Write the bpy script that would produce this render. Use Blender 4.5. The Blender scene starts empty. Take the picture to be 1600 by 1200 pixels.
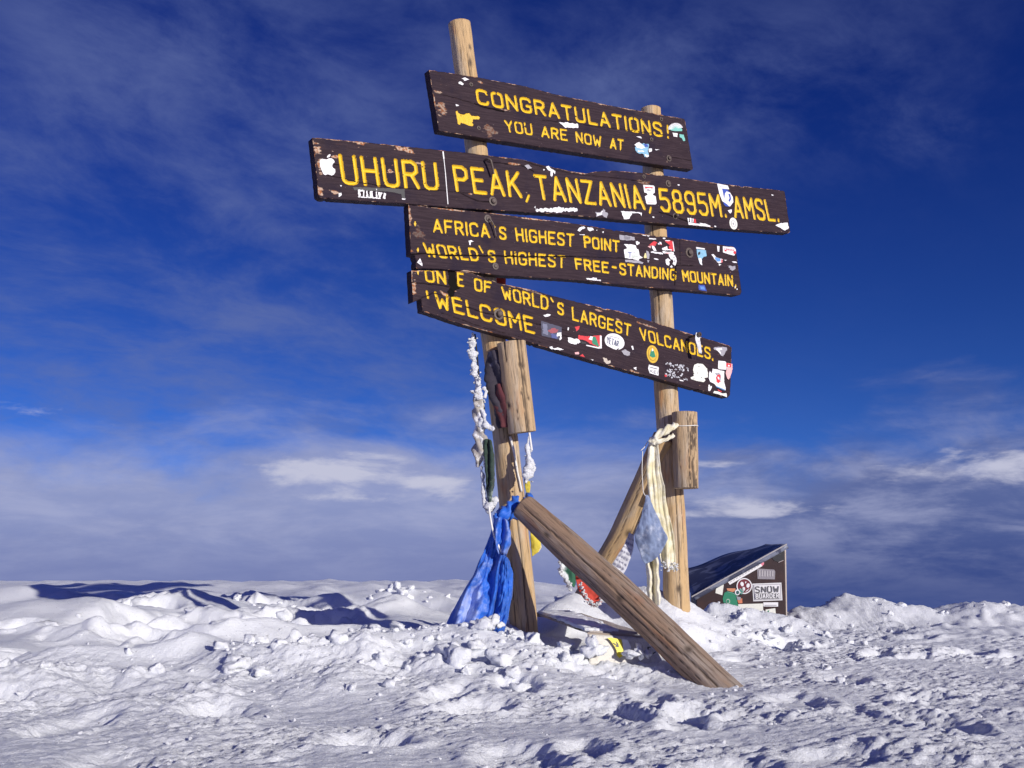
import bpy, math, random
import numpy as np
from mathutils import Vector
random.seed(7)
rng = np.random.default_rng(7)
scene = bpy.context.scene
col = scene.collection
RAD = math.radians

# ------------------------------------------------------------------ camera
FPX, PITCH, CAMZ = 1555.0, RAD(10.2), 0.35
cam_d = bpy.data.cameras.new('camera'); cam = bpy.data.objects.new('camera', cam_d); col.objects.link(cam)
cam_d.sensor_width = 36.0; cam_d.lens = 36.0*FPX/1600.0; cam_d.clip_start = .05; cam_d.clip_end = 3000
cam.location = (0, 0, CAMZ); cam.rotation_euler = (RAD(90)+PITCH, 0, 0)
scene.camera = cam
scene.view_settings.view_transform = 'Standard'; scene.view_settings.look = 'None'
scene.view_settings.exposure = -0.04; scene.view_settings.gamma = 1.0
scene.view_settings.use_curve_mapping = False

# ------------------------------------------------------------------ sun and sky
SUN_DIR = np.array([.632, -.775, 0]); SUN_DIR /= np.linalg.norm(SUN_DIR)
SUN_EL = RAD(15)
SUN_STRENGTH, SKY_STRENGTH = 4.9, 0.105
sv = Vector((SUN_DIR[0]*math.cos(SUN_EL), SUN_DIR[1]*math.cos(SUN_EL), math.sin(SUN_EL)))
sd = bpy.data.lights.new('sun', 'SUN'); sd.energy = SUN_STRENGTH; sd.angle = RAD(.5); sd.color = (1.0, .935, .84)
so = bpy.data.objects.new('sun', sd); col.objects.link(so)
so.rotation_euler = sv.to_track_quat('Z', 'Y').to_euler(); so.location = (20, -20, 12)

class NT:
    """tiny node-tree builder"""
    def __init__(s, tree): s.t = tree; s.n = tree.nodes; s.l = tree.links
    def node(s, typ, ins=None, **kw):
        nd = s.n.new(typ)
        for k, v in kw.items(): setattr(nd, k, v)
        if ins:
            for k, v in ins.items():
                sock = nd.inputs[k]
                if isinstance(v, bpy.types.NodeSocket): s.l.new(v, sock)
                else: sock.default_value = v
        return nd
    def math(s, op, a, b=0.0, c=0.0, clamp=False):
        nd = s.node('ShaderNodeMath', {0: a, 1: b, 2: c}, operation=op); nd.use_clamp = clamp
        return nd.outputs[0]
    def ramp(s, v, a, b, lo=0.0, hi=1.0):
        nd = s.node('ShaderNodeMapRange', {0: v, 1: a, 2: b, 3: lo, 4: hi}, interpolation_type='SMOOTHSTEP')
        return nd.outputs[0]
    def mix(s, f, a, b, mode='MIX'):
        nd = s.n.new('ShaderNodeMix'); nd.data_type = 'RGBA'; nd.blend_type = mode
        for sock, v in ((nd.inputs[0], f), (nd.inputs[6], a), (nd.inputs[7], b)):
            if isinstance(v, bpy.types.NodeSocket): s.l.new(v, sock)
            elif isinstance(v, (int, float)): sock.default_value = v
            else: sock.default_value = (*v, 1) if len(v) == 3 else v
        return nd.outputs[2]
    def noise(s, vec, scale, detail=4, rough=.55, dist=0.0):
        nd = s.node('ShaderNodeTexNoise', {'Vector': vec, 'Scale': scale, 'Detail': detail, 'Roughness': rough, 'Distortion': dist})
        return nd.outputs[0]
    def comb(s, x, y, z=0.0): return s.node('ShaderNodeCombineXYZ', {0: x, 1: y, 2: z}).outputs[0]

world = bpy.data.worlds.new('World'); scene.world = world; world.use_nodes = True
W = NT(world.node_tree); W.n.clear()
tc = W.node('ShaderNodeTexCoord').outputs['Generated']
sp = W.node('ShaderNodeSeparateXYZ', {0: tc}); X, Y, Z = sp.outputs
zc = W.math('MAXIMUM', Z, 0.015)
sky = W.node('ShaderNodeTexSky', {0: W.comb(X, Y, W.math('MAXIMUM', Z, .06))}, sky_type='NISHITA')
sky.sun_disc = False; sky.sun_elevation = SUN_EL; sky.sun_rotation = math.atan2(SUN_DIR[0], SUN_DIR[1])
sky.altitude = 5895; sky.air_density = 1.0; sky.dust_density = .1; sky.ozone_density = 3.0
deep = W.mix(W.ramp(Z, .02, .5), (.25, .44, .84, 1), (.10, .235, .82, 1))
base = W.mix(1.0, sky.outputs[0], deep, 'MULTIPLY')
el = W.math('ARCSINE', Z)                       # elevation, radians
az = W.math('ARCTAN2', X, Y)                    # azimuth from the view's north, radians
def blob(a0, e0, sa, se):                        # a soft patch of the sky, by compass direction
    u = W.math('DIVIDE', W.math('SUBTRACT', az, a0), sa); v = W.math('DIVIDE', W.math('SUBTRACT', el, e0), se)
    r = W.math('ADD', W.math('MULTIPLY', u, u), W.math('MULTIPLY', v, v))
    return W.math('EXPONENT', W.math('MULTIPLY', r, -1.0))
def addm(*a):
    o = a[0]
    for b in a[1:]: o = W.math('ADD', o, b)
    return o
# high thin cirrus on a flat layer overhead
k = W.math('ADD', zc, .30)
cx = W.math('DIVIDE', X, k); cy = W.math('DIVIDE', Y, k)
cu = W.math('ADD', W.math('MULTIPLY', cx, .80), W.math('MULTIPLY', cy, .60))
cv = W.math('ADD', W.math('MULTIPLY', cx, -.60), W.math('MULTIPLY', cy, .80))
P1 = W.comb(W.math('MULTIPLY', cu, 1.0), W.math('MULTIPLY', cv, 1.3), 3.7)
warp = W.node('ShaderNodeTexNoise', {'Vector': P1, 'Scale': 1.6, 'Detail': 3.0})
P1w = W.node('ShaderNodeVectorMath', {0: P1, 1: W.node('ShaderNodeVectorMath', {0: warp.outputs['Color'], 3: .30}, operation='SCALE').outputs[0]}, operation='ADD').outputs[0]
ci = W.noise(P1w, 4.6, 10, .64, .1)
cib = W.noise(P1w, 1.1, 3, .5)
ci = W.ramp(addm(W.math('MULTIPLY', ci, .65), W.math('MULTIPLY', cib, .40)), .40, .74)
reg = addm(W.math('MULTIPLY', blob(-.30, .33, .26, .26), 1.0), W.math('MULTIPLY', blob(-.05, .50, .16, .10), .35),
           W.math('MULTIPLY', blob(.26, .455, .17, .075), .95), W.math('MULTIPLY', blob(.48, .56, .12, .08), .25),
           W.math('MULTIPLY', blob(.42, .39, .05, .03), .6), W.math('MULTIPLY', blob(.12, .36, .12, .06), .45),
           W.math('MULTIPLY', blob(-.45, .15, .30, .16), 1.1), W.math('MULTIPLY', blob(-.40, .48, .16, .10), .35), W.math('MULTIPLY', blob(.13, .47, .08, .06), .45), W.math('MULTIPLY', blob(-.35, .22, .22, .09), .7), .04)
ci = W.math('MULTIPLY', ci, W.math('MINIMUM', reg, 1.0))
c1 = W.mix(W.math('MULTIPLY', ci, .66), base, CIRRUS := (1.32, 1.75, 3.9, 1))
# low stratus band towards the horizon
P2 = W.comb(W.math('MULTIPLY', az, 3.6), W.math('MULTIPLY', el, 9.0), 1.3)
st = W.noise(P2, 1.5, 8, .58, .35)
top = addm(.120, W.math('MULTIPLY', W.math('SUBTRACT', st, .5), .20), W.math('MULTIPLY', blob(.50, .14, .20, .2), .025), W.math('MULTIPLY', blob(-.18, .12, .13, .2), .014),
           W.math('MULTIPLY', blob(.20, .1, .09, .2), -.012))
bank = W.ramp(W.math('SUBTRACT', top, el), -.035, .055)
P3 = W.comb(W.math('MULTIPLY', az, 3.2), W.math('MULTIPLY', el, 11.0), 8.1)
st2 = W.ramp(addm(W.math('MULTIPLY', W.noise(P3, 2.6, 9, .62, .3), .72), W.math('MULTIPLY', W.noise(W.comb(W.math('MULTIPLY', az, 6.0), W.math('MULTIPLY', el, 24.0), 2.2), 1.6, 8, .62, .3), .33)), .42, .68)
lav = W.mix(W.ramp(az, -.10, .42), (2.75, 3.15, 5.35, 1), (1.0, 1.32, 3.1, 1))
lav = W.mix(W.ramp(el, .075, -.03), lav, W.mix(W.ramp(az, .0, .30), (1.85, 2.1, 4.1, 1), (.38, .60, 2.15, 1)))
bcol = W.mix(W.math('MULTIPLY', st2, W.ramp(el, -.03, .05, .12, .60)), lav, (4.2, 4.4, 6.2, 1))
c2 = W.mix(W.math('MULTIPLY', bank, .93), c1, bcol)
# a few brighter sunlit tops
P4 = W.comb(W.math('MULTIPLY', az, 7.0), W.math('MULTIPLY', el, 22.0), 4.4)
bn = W.noise(P4, 1.6, 8, .6, .2)
tops = addm(W.math('MULTIPLY', blob(-.185, .092, .075, .016), 1.1), W.math('MULTIPLY', blob(-.10, .080, .07, .010), .8), W.math('MULTIPLY', blob(-.15, .062, .12, .008), .5),
            W.math('MULTIPLY', blob(.235, .050, .075, .011), 1.0), W.math('MULTIPLY', blob(.20, .064, .05, .010), .5), W.math('MULTIPLY', blob(.45, .088, .11, .018), .85), W.math('MULTIPLY', blob(.17, .098, .08, .008), .5),
            W.math('MULTIPLY', blob(.52, .118, .045, .012), .8), W.math('MULTIPLY', blob(-.37, .038, .08, .008), .45), W.math('MULTIPLY', blob(-.46, .13, .12, .02), .4))
gate = W.ramp(tops, .05, .35)
tops = W.ramp(addm(tops, W.math('MULTIPLY', W.math('SUBTRACT', bn, .5), 2.6)), .40, 1.0)
c3 = W.mix(W.math('MULTIPLY', W.math('MULTIPLY', tops, gate), .92), c2, (5.4, 5.5, 6.9, 1))
rear = W.math('MULTIPLY', W.ramp(Y, .15, -.35), W.ramp(el, .85, .35))
c3 = W.mix(W.math('MULTIPLY', rear, .85), c3, W.mix(st2, (1.6, 1.7, 5.6, 1), (2.2, 2.3, 6.4, 1)))   # unseen cloud glow added behind the camera to fill the snow shadows
bg = W.node('ShaderNodeBackground', {'Color': c3, 'Strength': SKY_STRENGTH})
W.l.new(bg.outputs[0], W.node('ShaderNodeOutputWorld').inputs[0])

# ------------------------------------------------------------------ helpers
cP, sP = math.cos(PITCH), math.sin(PITCH)
CAM = np.array([0, 0, CAMZ])
def ray(px, py):
    vx, vy = (px-800)/FPX, -(py-600)/FPX
    return np.array([vx, cP - vy*sP, sP + vy*cP])
def at_y(px, py, y):
    r = ray(px, py); return CAM + r*(y/r[1])
def at_z(px, py, z):
    r = ray(px, py); return CAM + r*((z-CAMZ)/r[2])
class Plane:
    def __init__(s, p0, n): s.p0 = np.array(p0, float); s.n = np.array(n, float)/np.linalg.norm(n)
    def hit(s, px, py):
        r = ray(px, py); return CAM + r*(np.dot(s.p0-CAM, s.n)/np.dot(r, s.n))
    def moved(s, d): return Plane(s.p0 + s.n*d, s.n)

def _hash(ix, iy, iz, seed):
    M = np.uint64(0xffffffff)
    h = (ix.astype(np.int64)*374761393 + iy.astype(np.int64)*668265263 + iz.astype(np.int64)*2147483647 + seed*144269504).astype(np.uint64) & M
    h = ((h ^ (h >> np.uint64(13)))*np.uint64(1274126177)) & M
    h = ((h ^ (h >> np.uint64(16)))*np.uint64(2246822519)) & M
    return (h ^ (h >> np.uint64(15))).astype(np.float64)/4294967296.0
def noise2(x, y, seed=0):                        # gradient noise, about -0.7..0.7
    xi, yi = np.floor(x), np.floor(y); fx, fy = x-xi, y-yi
    u = fx*fx*fx*(fx*(fx*6-15)+10); v = fy*fy*fy*(fy*(fy*6-15)+10); z0 = np.zeros_like(xi)
    def g(dx, dy):
        a = _hash(xi+dx, yi+dy, z0, seed)*2*math.pi
        return np.cos(a)*(fx-dx)+np.sin(a)*(fy-dy)
    return (g(0,0)*(1-u)+g(1,0)*u)*(1-v)+(g(0,1)*(1-u)+g(1,1)*u)*v
def noise3(x, y, z, seed=0):                     # value noise -1..1
    xi, yi, zi = np.floor(x), np.floor(y), np.floor(z); fx, fy, fz = x-xi, y-yi, z-zi
    u, v, w = fx*fx*(3-2*fx), fy*fy*(3-2*fy), fz*fz*(3-2*fz); o = 0
    for a in (0, 1):
        for b in (0, 1):
            for c in (0, 1):
                o = o + _hash(xi+a, yi+b, zi+c, seed)*(u if a else 1-u)*(v if b else 1-v)*(w if c else 1-w)
    return o*2-1
def fbm2(x, y, sc, octv, gain=.5, seed=0, ridged=False):
    o, a = 0, 1.0
    for i in range(octv):
        n = noise2(x/sc+i*17.3, y/sc-i*9.1, seed+i)
        o = o + a*((.5-np.abs(n)*1.6) if ridged else n*1.5); a *= gain; sc *= .5
    return o
def fbm3(x, y, z, sc, octv, gain=.5, seed=0):
    o, a = 0, 1.0
    for i in range(octv):
        o = o + a*noise3(x/sc+i*7.7, y/sc-i*3.3, z/sc+i*5.1, seed+i); a *= gain; sc *= .5
    return o
def sstep(x, a, b):
    t = np.clip((x-a)/(b-a), 0, 1); return t*t*(3-2*t)

def add_mesh(name, V, F, mats, parent=None, attrs=None, midx=None, smooth=True, base=None):
    """V world coordinates, F array of quads/tris or list of n-gons; links ONE mesh object"""
    V = np.asarray(V, float)
    org = np.array(parent.matrix_world.translation if parent is not None and parent.parent is None else (0, 0, 0), float)
    if parent is not None:
        org = np.zeros(3); p = parent
        while p is not None: org += np.array(p.location); p = p.parent
    elif base is not None: org = np.array(base, float)
    L = V - org
    me = bpy.data.meshes.new(name)
    if isinstance(F, np.ndarray):
        n, k = F.shape
        me.vertices.add(len(L)); me.vertices.foreach_set('co', L.astype(np.float32).ravel())
        me.loops.add(n*k); me.loops.foreach_set('vertex_index', F.astype(np.int32).ravel())
        me.polygons.add(n); me.polygons.foreach_set('loop_start', np.arange(0, n*k, k, dtype=np.int32))
        me.update(calc_edges=True)
    else:
        me.from_pydata([tuple(v) for v in L], [], [tuple(int(i) for i in f) for f in F])
    for m in (mats if isinstance(mats, (list, tuple)) else [mats]): me.materials.append(m)
    if midx is not None: me.polygons.foreach_set('material_index', np.asarray(midx, np.int32))
    if smooth: me.polygons.foreach_set('use_smooth', np.ones(len(me.polygons), bool))
    for an, av in (attrs or {}).items():
        av = np.asarray(av, np.float32)
        if av.ndim == 1: me.attributes.new(an, 'FLOAT', 'POINT').data.foreach_set('value', av)
        else: me.attributes.new(an, 'FLOAT_VECTOR', 'POINT').data.foreach_set('vector', av.ravel())
    me.validate(); me.update()
    o = bpy.data.objects.new(name, me); col.objects.link(o)
    if parent is not None: o.parent = parent
    else: o.location = org
    return o
def thing(name, label, cat, loc, group=None):
    o = bpy.data.objects.new(name, None); col.objects.link(o); o.location = tuple(loc); o.empty_display_size = .1
    o['label'] = label; o['category'] = cat
    if group: o['group'] = group
    return o
def tag(o, label=None, cat=None, group=None, kind=None):
    for k, v in (('label', label), ('category', cat), ('group', group), ('kind', kind)):
        if v: o[k] = v
    return o
def grid_faces(nr, nc, wrap=False):
    r = np.arange(nr-1)[:, None]; c = np.arange(nc if wrap else nc-1)[None, :]; c2 = (c+1) % nc
    return np.stack([r*nc+c, r*nc+c2, (r+1)*nc+c2, (r+1)*nc+c], -1).reshape(-1, 4)
class Acc:
    """collects several shapes into one mesh (all n-gons)"""
    def __init__(s): s.V = []; s.F = []; s.M = []
    def add(s, V, F, m=0):
        b = sum(len(v) for v in s.V); s.V.append(np.asarray(V, float))
        for f in F: s.F.append([int(i)+b for i in f]); s.M.append(m)
    def build(s, name, mats, parent=None, smooth=False, **k):
        return add_mesh(name, np.concatenate(s.V), s.F, mats, parent, midx=s.M, smooth=smooth, **k)

def mat(name):
    m = bpy.data.materials.new(name); m.use_nodes = True; n = NT(m.node_tree); n.n.clear()
    b = n.node('ShaderNodeBsdfPrincipled'); n.l.new(b.outputs[0], n.node('ShaderNodeOutputMaterial').inputs[0])
    return m, n, b
def setc(n, b, key, v):
    if isinstance(v, bpy.types.NodeSocket): n.l.new(v, b.inputs[key])
    else: b.inputs[key].default_value = (*v, 1) if isinstance(v, tuple) and len(v) == 3 else v
def bump(n, b, h, strength, dist):
    bp = n.node('ShaderNodeBump', {'Height': h, 'Strength': strength, 'Distance': dist}); n.l.new(bp.outputs[0], b.inputs['Normal'])
def attr(n, a, vec=False):
    return n.node('ShaderNodeAttribute', attribute_name=a).outputs['Vector' if vec else 'Fac']
def objco(n): return n.node('ShaderNodeTexCoord').outputs['Object']

_pc = {}
def paint(c, rough=.6, dirt=.25):
    key = (c, rough, dirt)
    if key not in _pc:
        m, n, b = mat('paint'); co = objco(n)
        d = n.ramp(n.noise(co, 55, 4, .65), .48, .70)
        d2 = n.noise(co, 9, 3)
        setc(n, b, 'Base Color', n.mix(n.math('MULTIPLY', d, dirt), n.mix(n.math('MULTIPLY', d2, .25), c, tuple(x*.75 for x in c)), tuple(x*.45+.004 for x in c)))
        setc(n, b, 'Roughness', rough); _pc[key] = m
    return _pc[key]

# snow
def make_snow(name, c, grain=1.0):
    m, n, b = mat(name); co = objco(n)
    g1 = n.noise(co, 110, 5, .70); g2 = n.noise(co, 420, 3, .65)
    h = n.math('ADD', n.math('MULTIPLY', g1, .8), n.math('MULTIPLY', g2, .25))
    vor = n.node('ShaderNodeTexVoronoi', {'Vector': co, 'Scale': 170.0}, feature='F1')
    spk = n.ramp(n.node('ShaderNodeSeparateXYZ', {0: vor.outputs['Color']}).outputs[0], .955, .975)
    setc(n, b, 'Base Color', n.mix(n.ramp(g1, .3, .7), tuple(x*.955 for x in c), c))
    setc(n, b, 'Roughness', n.math('SUBTRACT', .62, n.math('MULTIPLY', spk, .36)))
    setc(n, b, 'Specular IOR Level', n.math('ADD', .22, n.math('MULTIPLY', spk, 1.2)))
    setc(n, b, 'Subsurface Weight', .35); b.inputs['Subsurface Radius'].default_value = (1, 1, 1); b.inputs['Subsurface Scale'].default_value = .012
    nv = n.node('ShaderNodeBump', {'Height': h, 'Strength': 1.0*grain, 'Distance': .0135})
    # crystals: a random facet tilt where spk is set
    tilt = n.node('ShaderNodeVectorMath', {0: vor.outputs['Color'], 1: (.5, .5, .5)}, operation='SUBTRACT').outputs[0]
    tilt = n.node('ShaderNodeVectorMath', {0: tilt, 3: n.math('MULTIPLY', spk, 1.3)}, operation='SCALE').outputs[0]
    nn = n.node('ShaderNodeVectorMath', {0: nv.outputs[0], 1: tilt}, operation='ADD').outputs[0]
    nn = n.node('ShaderNodeVectorMath', {0: nn}, operation='NORMALIZE').outputs[0]
    n.l.new(nn, b.inputs['Normal'])
    return m
M_SNOW = make_snow('snow', (.87, .90, .965))
M_ICE = make_snow('rime_ice', (.84, .86, .90), 1.2)

def make_wood(name, tan, grey, g_lo=.42, g_hi=.62, dark=(.05, .032, .022)):
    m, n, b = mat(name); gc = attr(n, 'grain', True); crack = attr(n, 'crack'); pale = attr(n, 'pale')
    mp = n.node('ShaderNodeMapping', {'Vector': gc, 'Scale': (1, 1, .06)}).outputs[0]
    mp2 = n.node('ShaderNodeMapping', {'Vector': gc, 'Scale': (1, 1, .25)}).outputs[0]
    streak = n.noise(mp, 95, 6, .62, .3); fine = n.noise(mp, 300, 3, .6)
    big = n.noise(mp2, 7, 4, .6, .5)
    c = n.mix(n.ramp(big, g_lo, g_hi), tan, grey)
    c = n.mix(n.ramp(streak, .50, .68, 0, .85), c, tuple(x*.42 for x in tan))
    c = n.mix(n.ramp(fine, .50, .75, 0, .35), c, tuple(x*.40 for x in grey))
    c = n.mix(n.ramp(n.noise(mp2, 13, 3, .5), .58, .70, 0, .55), c, (tan[0]*.95, tan[1]*.62, tan[2]*.42))
    c = n.mix(pale, c, tuple(min(1, x*1.7) for x in grey))
    c = n.mix(crack, c, dark)  # shade inside cracks is painted dark; knots and rot share this colour
    setc(n, b, 'Base Color', c); setc(n, b, 'Roughness', .75)
    bump(n, b, n.math('ADD', streak, n.math('MULTIPLY', fine, .5)), .7, .009)
    return m
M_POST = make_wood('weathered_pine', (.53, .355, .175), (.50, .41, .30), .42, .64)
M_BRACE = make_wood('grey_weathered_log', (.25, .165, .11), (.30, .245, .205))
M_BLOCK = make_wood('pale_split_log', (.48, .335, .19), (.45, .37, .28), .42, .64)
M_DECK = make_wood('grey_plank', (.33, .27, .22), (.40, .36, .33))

m, n, b = mat('dark_sign_paint'); M_BOARD = m
gc = attr(n, 'grain', True); wear = attr(n, 'wear'); crk = attr(n, 'crack')
mp = n.node('ShaderNodeMapping', {'Vector': gc, 'Scale': (.06, 1, 1)}).outputs[0]
st_ = n.noise(mp, 120, 6, .65, .2); bl_ = n.noise(gc, 6, 4, .6)
c = n.mix(n.ramp(st_, .35, .7), (.027, .017, .023), (.047, .031, .038))
c = n.mix(n.ramp(bl_, .5, .72, 0, .7), c, (.018, .013, .026))
c = n.mix(n.ramp(n.noise(mp, 45, 5, .7), .66, .76, 0, .6), c, (.16, .062, .028))
c = n.mix(n.math('MULTIPLY', n.ramp(wear, .0, .6), 1.0), c, n.mix(n.ramp(n.noise(gc, 70, 3), .40, .60), (.30, .115, .045), (.48, .36, .27)))
c = n.mix(n.ramp(n.noise(gc, 130, 2, .5), .745, .80, 0, .8), c, (.55, .48, .45))
c = n.mix(crk, c, (.004, .003, .003))
setc(n, b, 'Base Color', c); setc(n, b, 'Roughness', .62); setc(n, b, 'Specular IOR Level', .07)
bump(n, b, n.math('ADD', st_, n.math('MULTIPLY', bl_, .4)), .35, .003)

m, n, b = mat('yellow_letter_paint'); M_YEL = m
gc = attr(n, 'grain', True); rim = attr(n, 'rim')
c = n.mix(n.noise(gc, 40, 4, .6), (.68, .44, .005), (.80, .53, .010))
c = n.mix(n.ramp(n.noise(gc, 190, 3, .6), .58, .72, 0, .7), c, (.30, .15, .02))
c = n.mix(n.math('MULTIPLY', rim, .70), c, (.34, .16, .012))
setc(n, b, 'Base Color', c); setc(n, b, 'Roughness', .55)

def make_cloth(name, c, frost, frost_lo=.55, frost_hi=.75, weave=420, rough=.8):
    m, n, b = mat(name); co = objco(n); fr = attr(n, 'frost')
    fn = n.noise(co, 15, 7, .66); f2 = n.noise(co, 6, 3)
    f = n.ramp(n.math('ADD', fn, n.math('MULTIPLY', fr, .55)), frost_lo, frost_hi)
    cc = n.mix(n.ramp(f2, .35, .65), c, tuple(x*.72 for x in c))
    setc(n, b, 'Base Color', n.mix(f, cc, frost)); setc(n, b, 'Roughness', rough)
    setc(n, b, 'Sheen Weight', .15)
    bump(n, b, n.math('ADD', n.noise(co, weave, 2), n.math('MULTIPLY', fn, 1.5)), .35, .004)
    return m
M_BLUE = make_cloth('blue_frosted_cloth', (.010, .125, .62), (.36, .44, .72), .64, .98, 420, .55)
M_CREAM = make_cloth('cream_cloth', (.66, .60, .38), (.74, .71, .60), .42, .66)
M_PALEB = make_cloth('pale_blue_cloth', (.20, .26, .42), (.42, .46, .57), .48, .72)
M_WHITEC = make_cloth('white_printed_cloth', (.62, .63, .70), (.82, .83, .86), .52, .75)
M_RED = make_cloth('red_frosted_cloth', (.62, .06, .035), (.80, .50, .47), .60, .95)
M_GREEN = make_cloth('green_cloth', (.02, .13, .07), (.72, .76, .78), .66, .90)
M_DKGREEN = make_cloth('dark_green_cloth', (.018, .045, .032), (.30, .36, .34), .62, .85)
M_GREYC = make_cloth('grey_frozen_cloth', (.36, .33, .30), (.80, .80, .82), .52, .70)
M_DARKC = make_cloth('dark_cloth', (.035, .028, .045), (.22, .21, .28), .62, .88)
M_MAROON = make_cloth('maroon_cloth', (.09, .012, .02), (.25, .16, .2), .7, .95)
M_YELC = make_cloth('yellow_cloth', (.62, .50, .05), (.78, .74, .55), .62, .9)
M_IRON = paint((.09, .065, .055), .5, .6)
M_CORD = paint((.74, .72, .68), .6, .2)
M_BLACK = paint((.012, .010, .012), .7, .1)

# ------------------------------------------------------------------ sign plane
DV = np.array([2.89, 1.96, 0]); DV /= np.linalg.norm(DV)
NV = np.array([DV[1], -DV[0], 0])               # towards the photographer's side
POSTPL = Plane(at_y(790, 700, 5.5), NV)
FACEPL = POSTPL.moved(.130)                     # front faces of the boards
BT = .055                                        # board thickness

# ------------------------------------------------------------------ snow ground
LP_BASE = POSTPL.hit(819, 985); RP_BASE = POSTPL.hit(1058, 942)
def G(x, y, cx, cy, sx, sy, rot=0.0):
    c, s = math.cos(rot), math.sin(rot); dx, dy = x-cx, y-cy
    return np.exp(-(((dx*c+dy*s)/sx)**2 + ((-dx*s+dy*c)/sy)**2))
_fr = random.Random(5)
FOOT = []
for i in range(95):
    fx = _fr.uniform(-2.6, 4.2); fy = _fr.uniform(2.2, 7.6)
    if fx < .2 and fy > 4.4 and fx > -.9: continue
    FOOT.append((fx, fy, _fr.uniform(-.9, .9)+1.2, _fr.uniform(.12, .26), _fr.uniform(.07, .13), _fr.uniform(.016, .042)))
for i in range(26):                              # deeper holes in the soft snow at the left
    fx = _fr.uniform(-4.5, -.6); fy = _fr.uniform(5.0, 10.5)
    FOOT.append((fx, fy, _fr.uniform(-.5, .9), _fr.uniform(.16, .30), _fr.uniform(.10, .16), _fr.uniform(.07, .13)))
LUMPS = [  # px, py, distance, height, sx, sy, rotation
    (285, 940, 8.6, .17, .50, .40, .1), (60, 972, 6.9, .16, .55, .5, 0), (20, 925, 10.5, .10, 1.1, .5, 0), (150, 918, 14, .07, 2.0, .7, 0),
    (430, 918, 15, .05, 2.0, .6, 0), (470, 990, 5.9, .13, .60, .22, .35), (360, 1010, 5.4, .08, .35, .2, .2), (610, 925, 9.3, .13, .26, .2, 0), (520, 935, 9.5, .12, .30, .22, 0),
    (680, 930, 9.6, .10, .5, .25, 0), (640, 960, 7.2, .08, .5, .22, .2), (420, 970, 6.9, .10, .25, .12, .2), (340, 985, 6.6, .09, .22, .12, 0), (270, 1030, 4.9, .10, .14, .12, 0),
    (130, 1035, 4.7, .09, .22, .16, 0), (40, 1060, 4.2, .07, .30, .18, 0), (560, 1035, 4.75, .09, .45, .20, .25), (660, 1010, 5.1, .08, .35, .18, .2), (745, 1015, 5.0, .06, .22, .14, 0),
    (820, 1020, 4.85, .05, .25, .13, -.3), (873, 945, 6.0, .17, .24, .22, 0), (893, 942, 6.25, .13, .15, .16, 0),
    (965, 955, 6.35, .16, .42, .20, -.75), (1050, 945, 6.3, .235, .28, .30, 0), (1105, 960, 6.6, .10, .34, .30, 0), (1150, 955, 7.0, .07, .4, .25, 0), (1000, 925, 6.9, .08, .3, .25, 0),
    (1085, 930, 7.4, .08, .25, .2, 0), (1120, 950, 7.15, .12, .20, .18, 0), (1175, 955, 7.15, .10, .26, .16, 0), (1225, 960, 7.1, .06, .2, .16, 0),
    (1270, 950, 7.9, .10, .28, .30, 0), (1330, 948, 8.2, .13, .30, .35, 0), (1400, 950, 8.0, .09, .3, .3, 0), (1450, 948, 8.3, .07, .4, .35, 0), (1530, 952, 8.1, .09, .25, .3, 0), (1590, 955, 8.2, .10, .3, .3, 0), (1215, 950, 8.6, .05, .4, .3, 0)]
_LW = []
for (px, py, yy, h, sx, sy, ro) in LUMPS:
    p = at_y(px, py, yy); _LW.append((p[0], yy, h, sx, sy, ro))
HOLLOWS = [(250, 1000, 5.75, .10, .55, .30, .2), (560, 985, 6.1, .07, .7, .22, .1), (120, 1010, 5.4, .06, .3, .2, 0), (520, 960, 7.6, .06, .8, .3, 0), (975, 1022, 4.72, .07, .26, .15, -.1), (1120, 1070, 4.5, .030, .34, .30, 0), (905, 982, 5.30, .07, .22, .22, -.5), (640, 985, 6.0, .09, .5, .16, .2), (470, 1020, 5.2, .09, .28, .13, .3)]
_HW = [(at_y(a, b_, c_)[0], c_, d_, e_, f_, g_) for (a, b_, c_, d_, e_, f_, g_) in HOLLOWS]
TRENCH = [([(725, 988, 5.65), (560, 984, 5.95), (420, 998, 5.7), (300, 1004, 5.45)], .15, .20), ([(570, 957, 7.4), (380, 954, 7.8), (250, 972, 6.9), (150, 985, 6.3)], .14, .24),
          ([(260, 1020, 5.0), (120, 1024, 4.9)], .09, .15), ([(690, 945, 8.6), (560, 940, 9.0)], .10, .25)]
_TW = [([(at_y(a, b_, c_)[0], c_) for a, b_, c_ in pl], d_, w_) for pl, d_, w_ in TRENCH]
def trench(x, y, pl, dep, wid):                   # a trodden furrow with a pushed-up near rim
    d = np.full(x.shape, 9.0); sg = np.zeros(x.shape)
    wv = .10*noise2(x/.45, y/.45, 91)+.04*noise2(x/.15, y/.15, 92)
    for a, b in zip(pl[:-1], pl[1:]):
        dx, dy = b[0]-a[0], b[1]-a[1]; l2 = dx*dx+dy*dy; t = np.clip(((x-a[0])*dx+(y-a[1])*dy)/l2, 0, 1)
        q = np.hypot(x-a[0]-t*dx, y-a[1]-t*dy)+wv*wid/.25; m_ = q < d
        d = np.where(m_, q, d); sg = np.where(m_, y-(a[1]+t*dy), sg)
    o_ = -dep*np.exp(-(np.clip(d, 0, None)/wid)**4)
    return o_ + .35*dep*np.exp(-((d-1.35*wid)/(.45*wid))**2)*(sg < 0)
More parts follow.
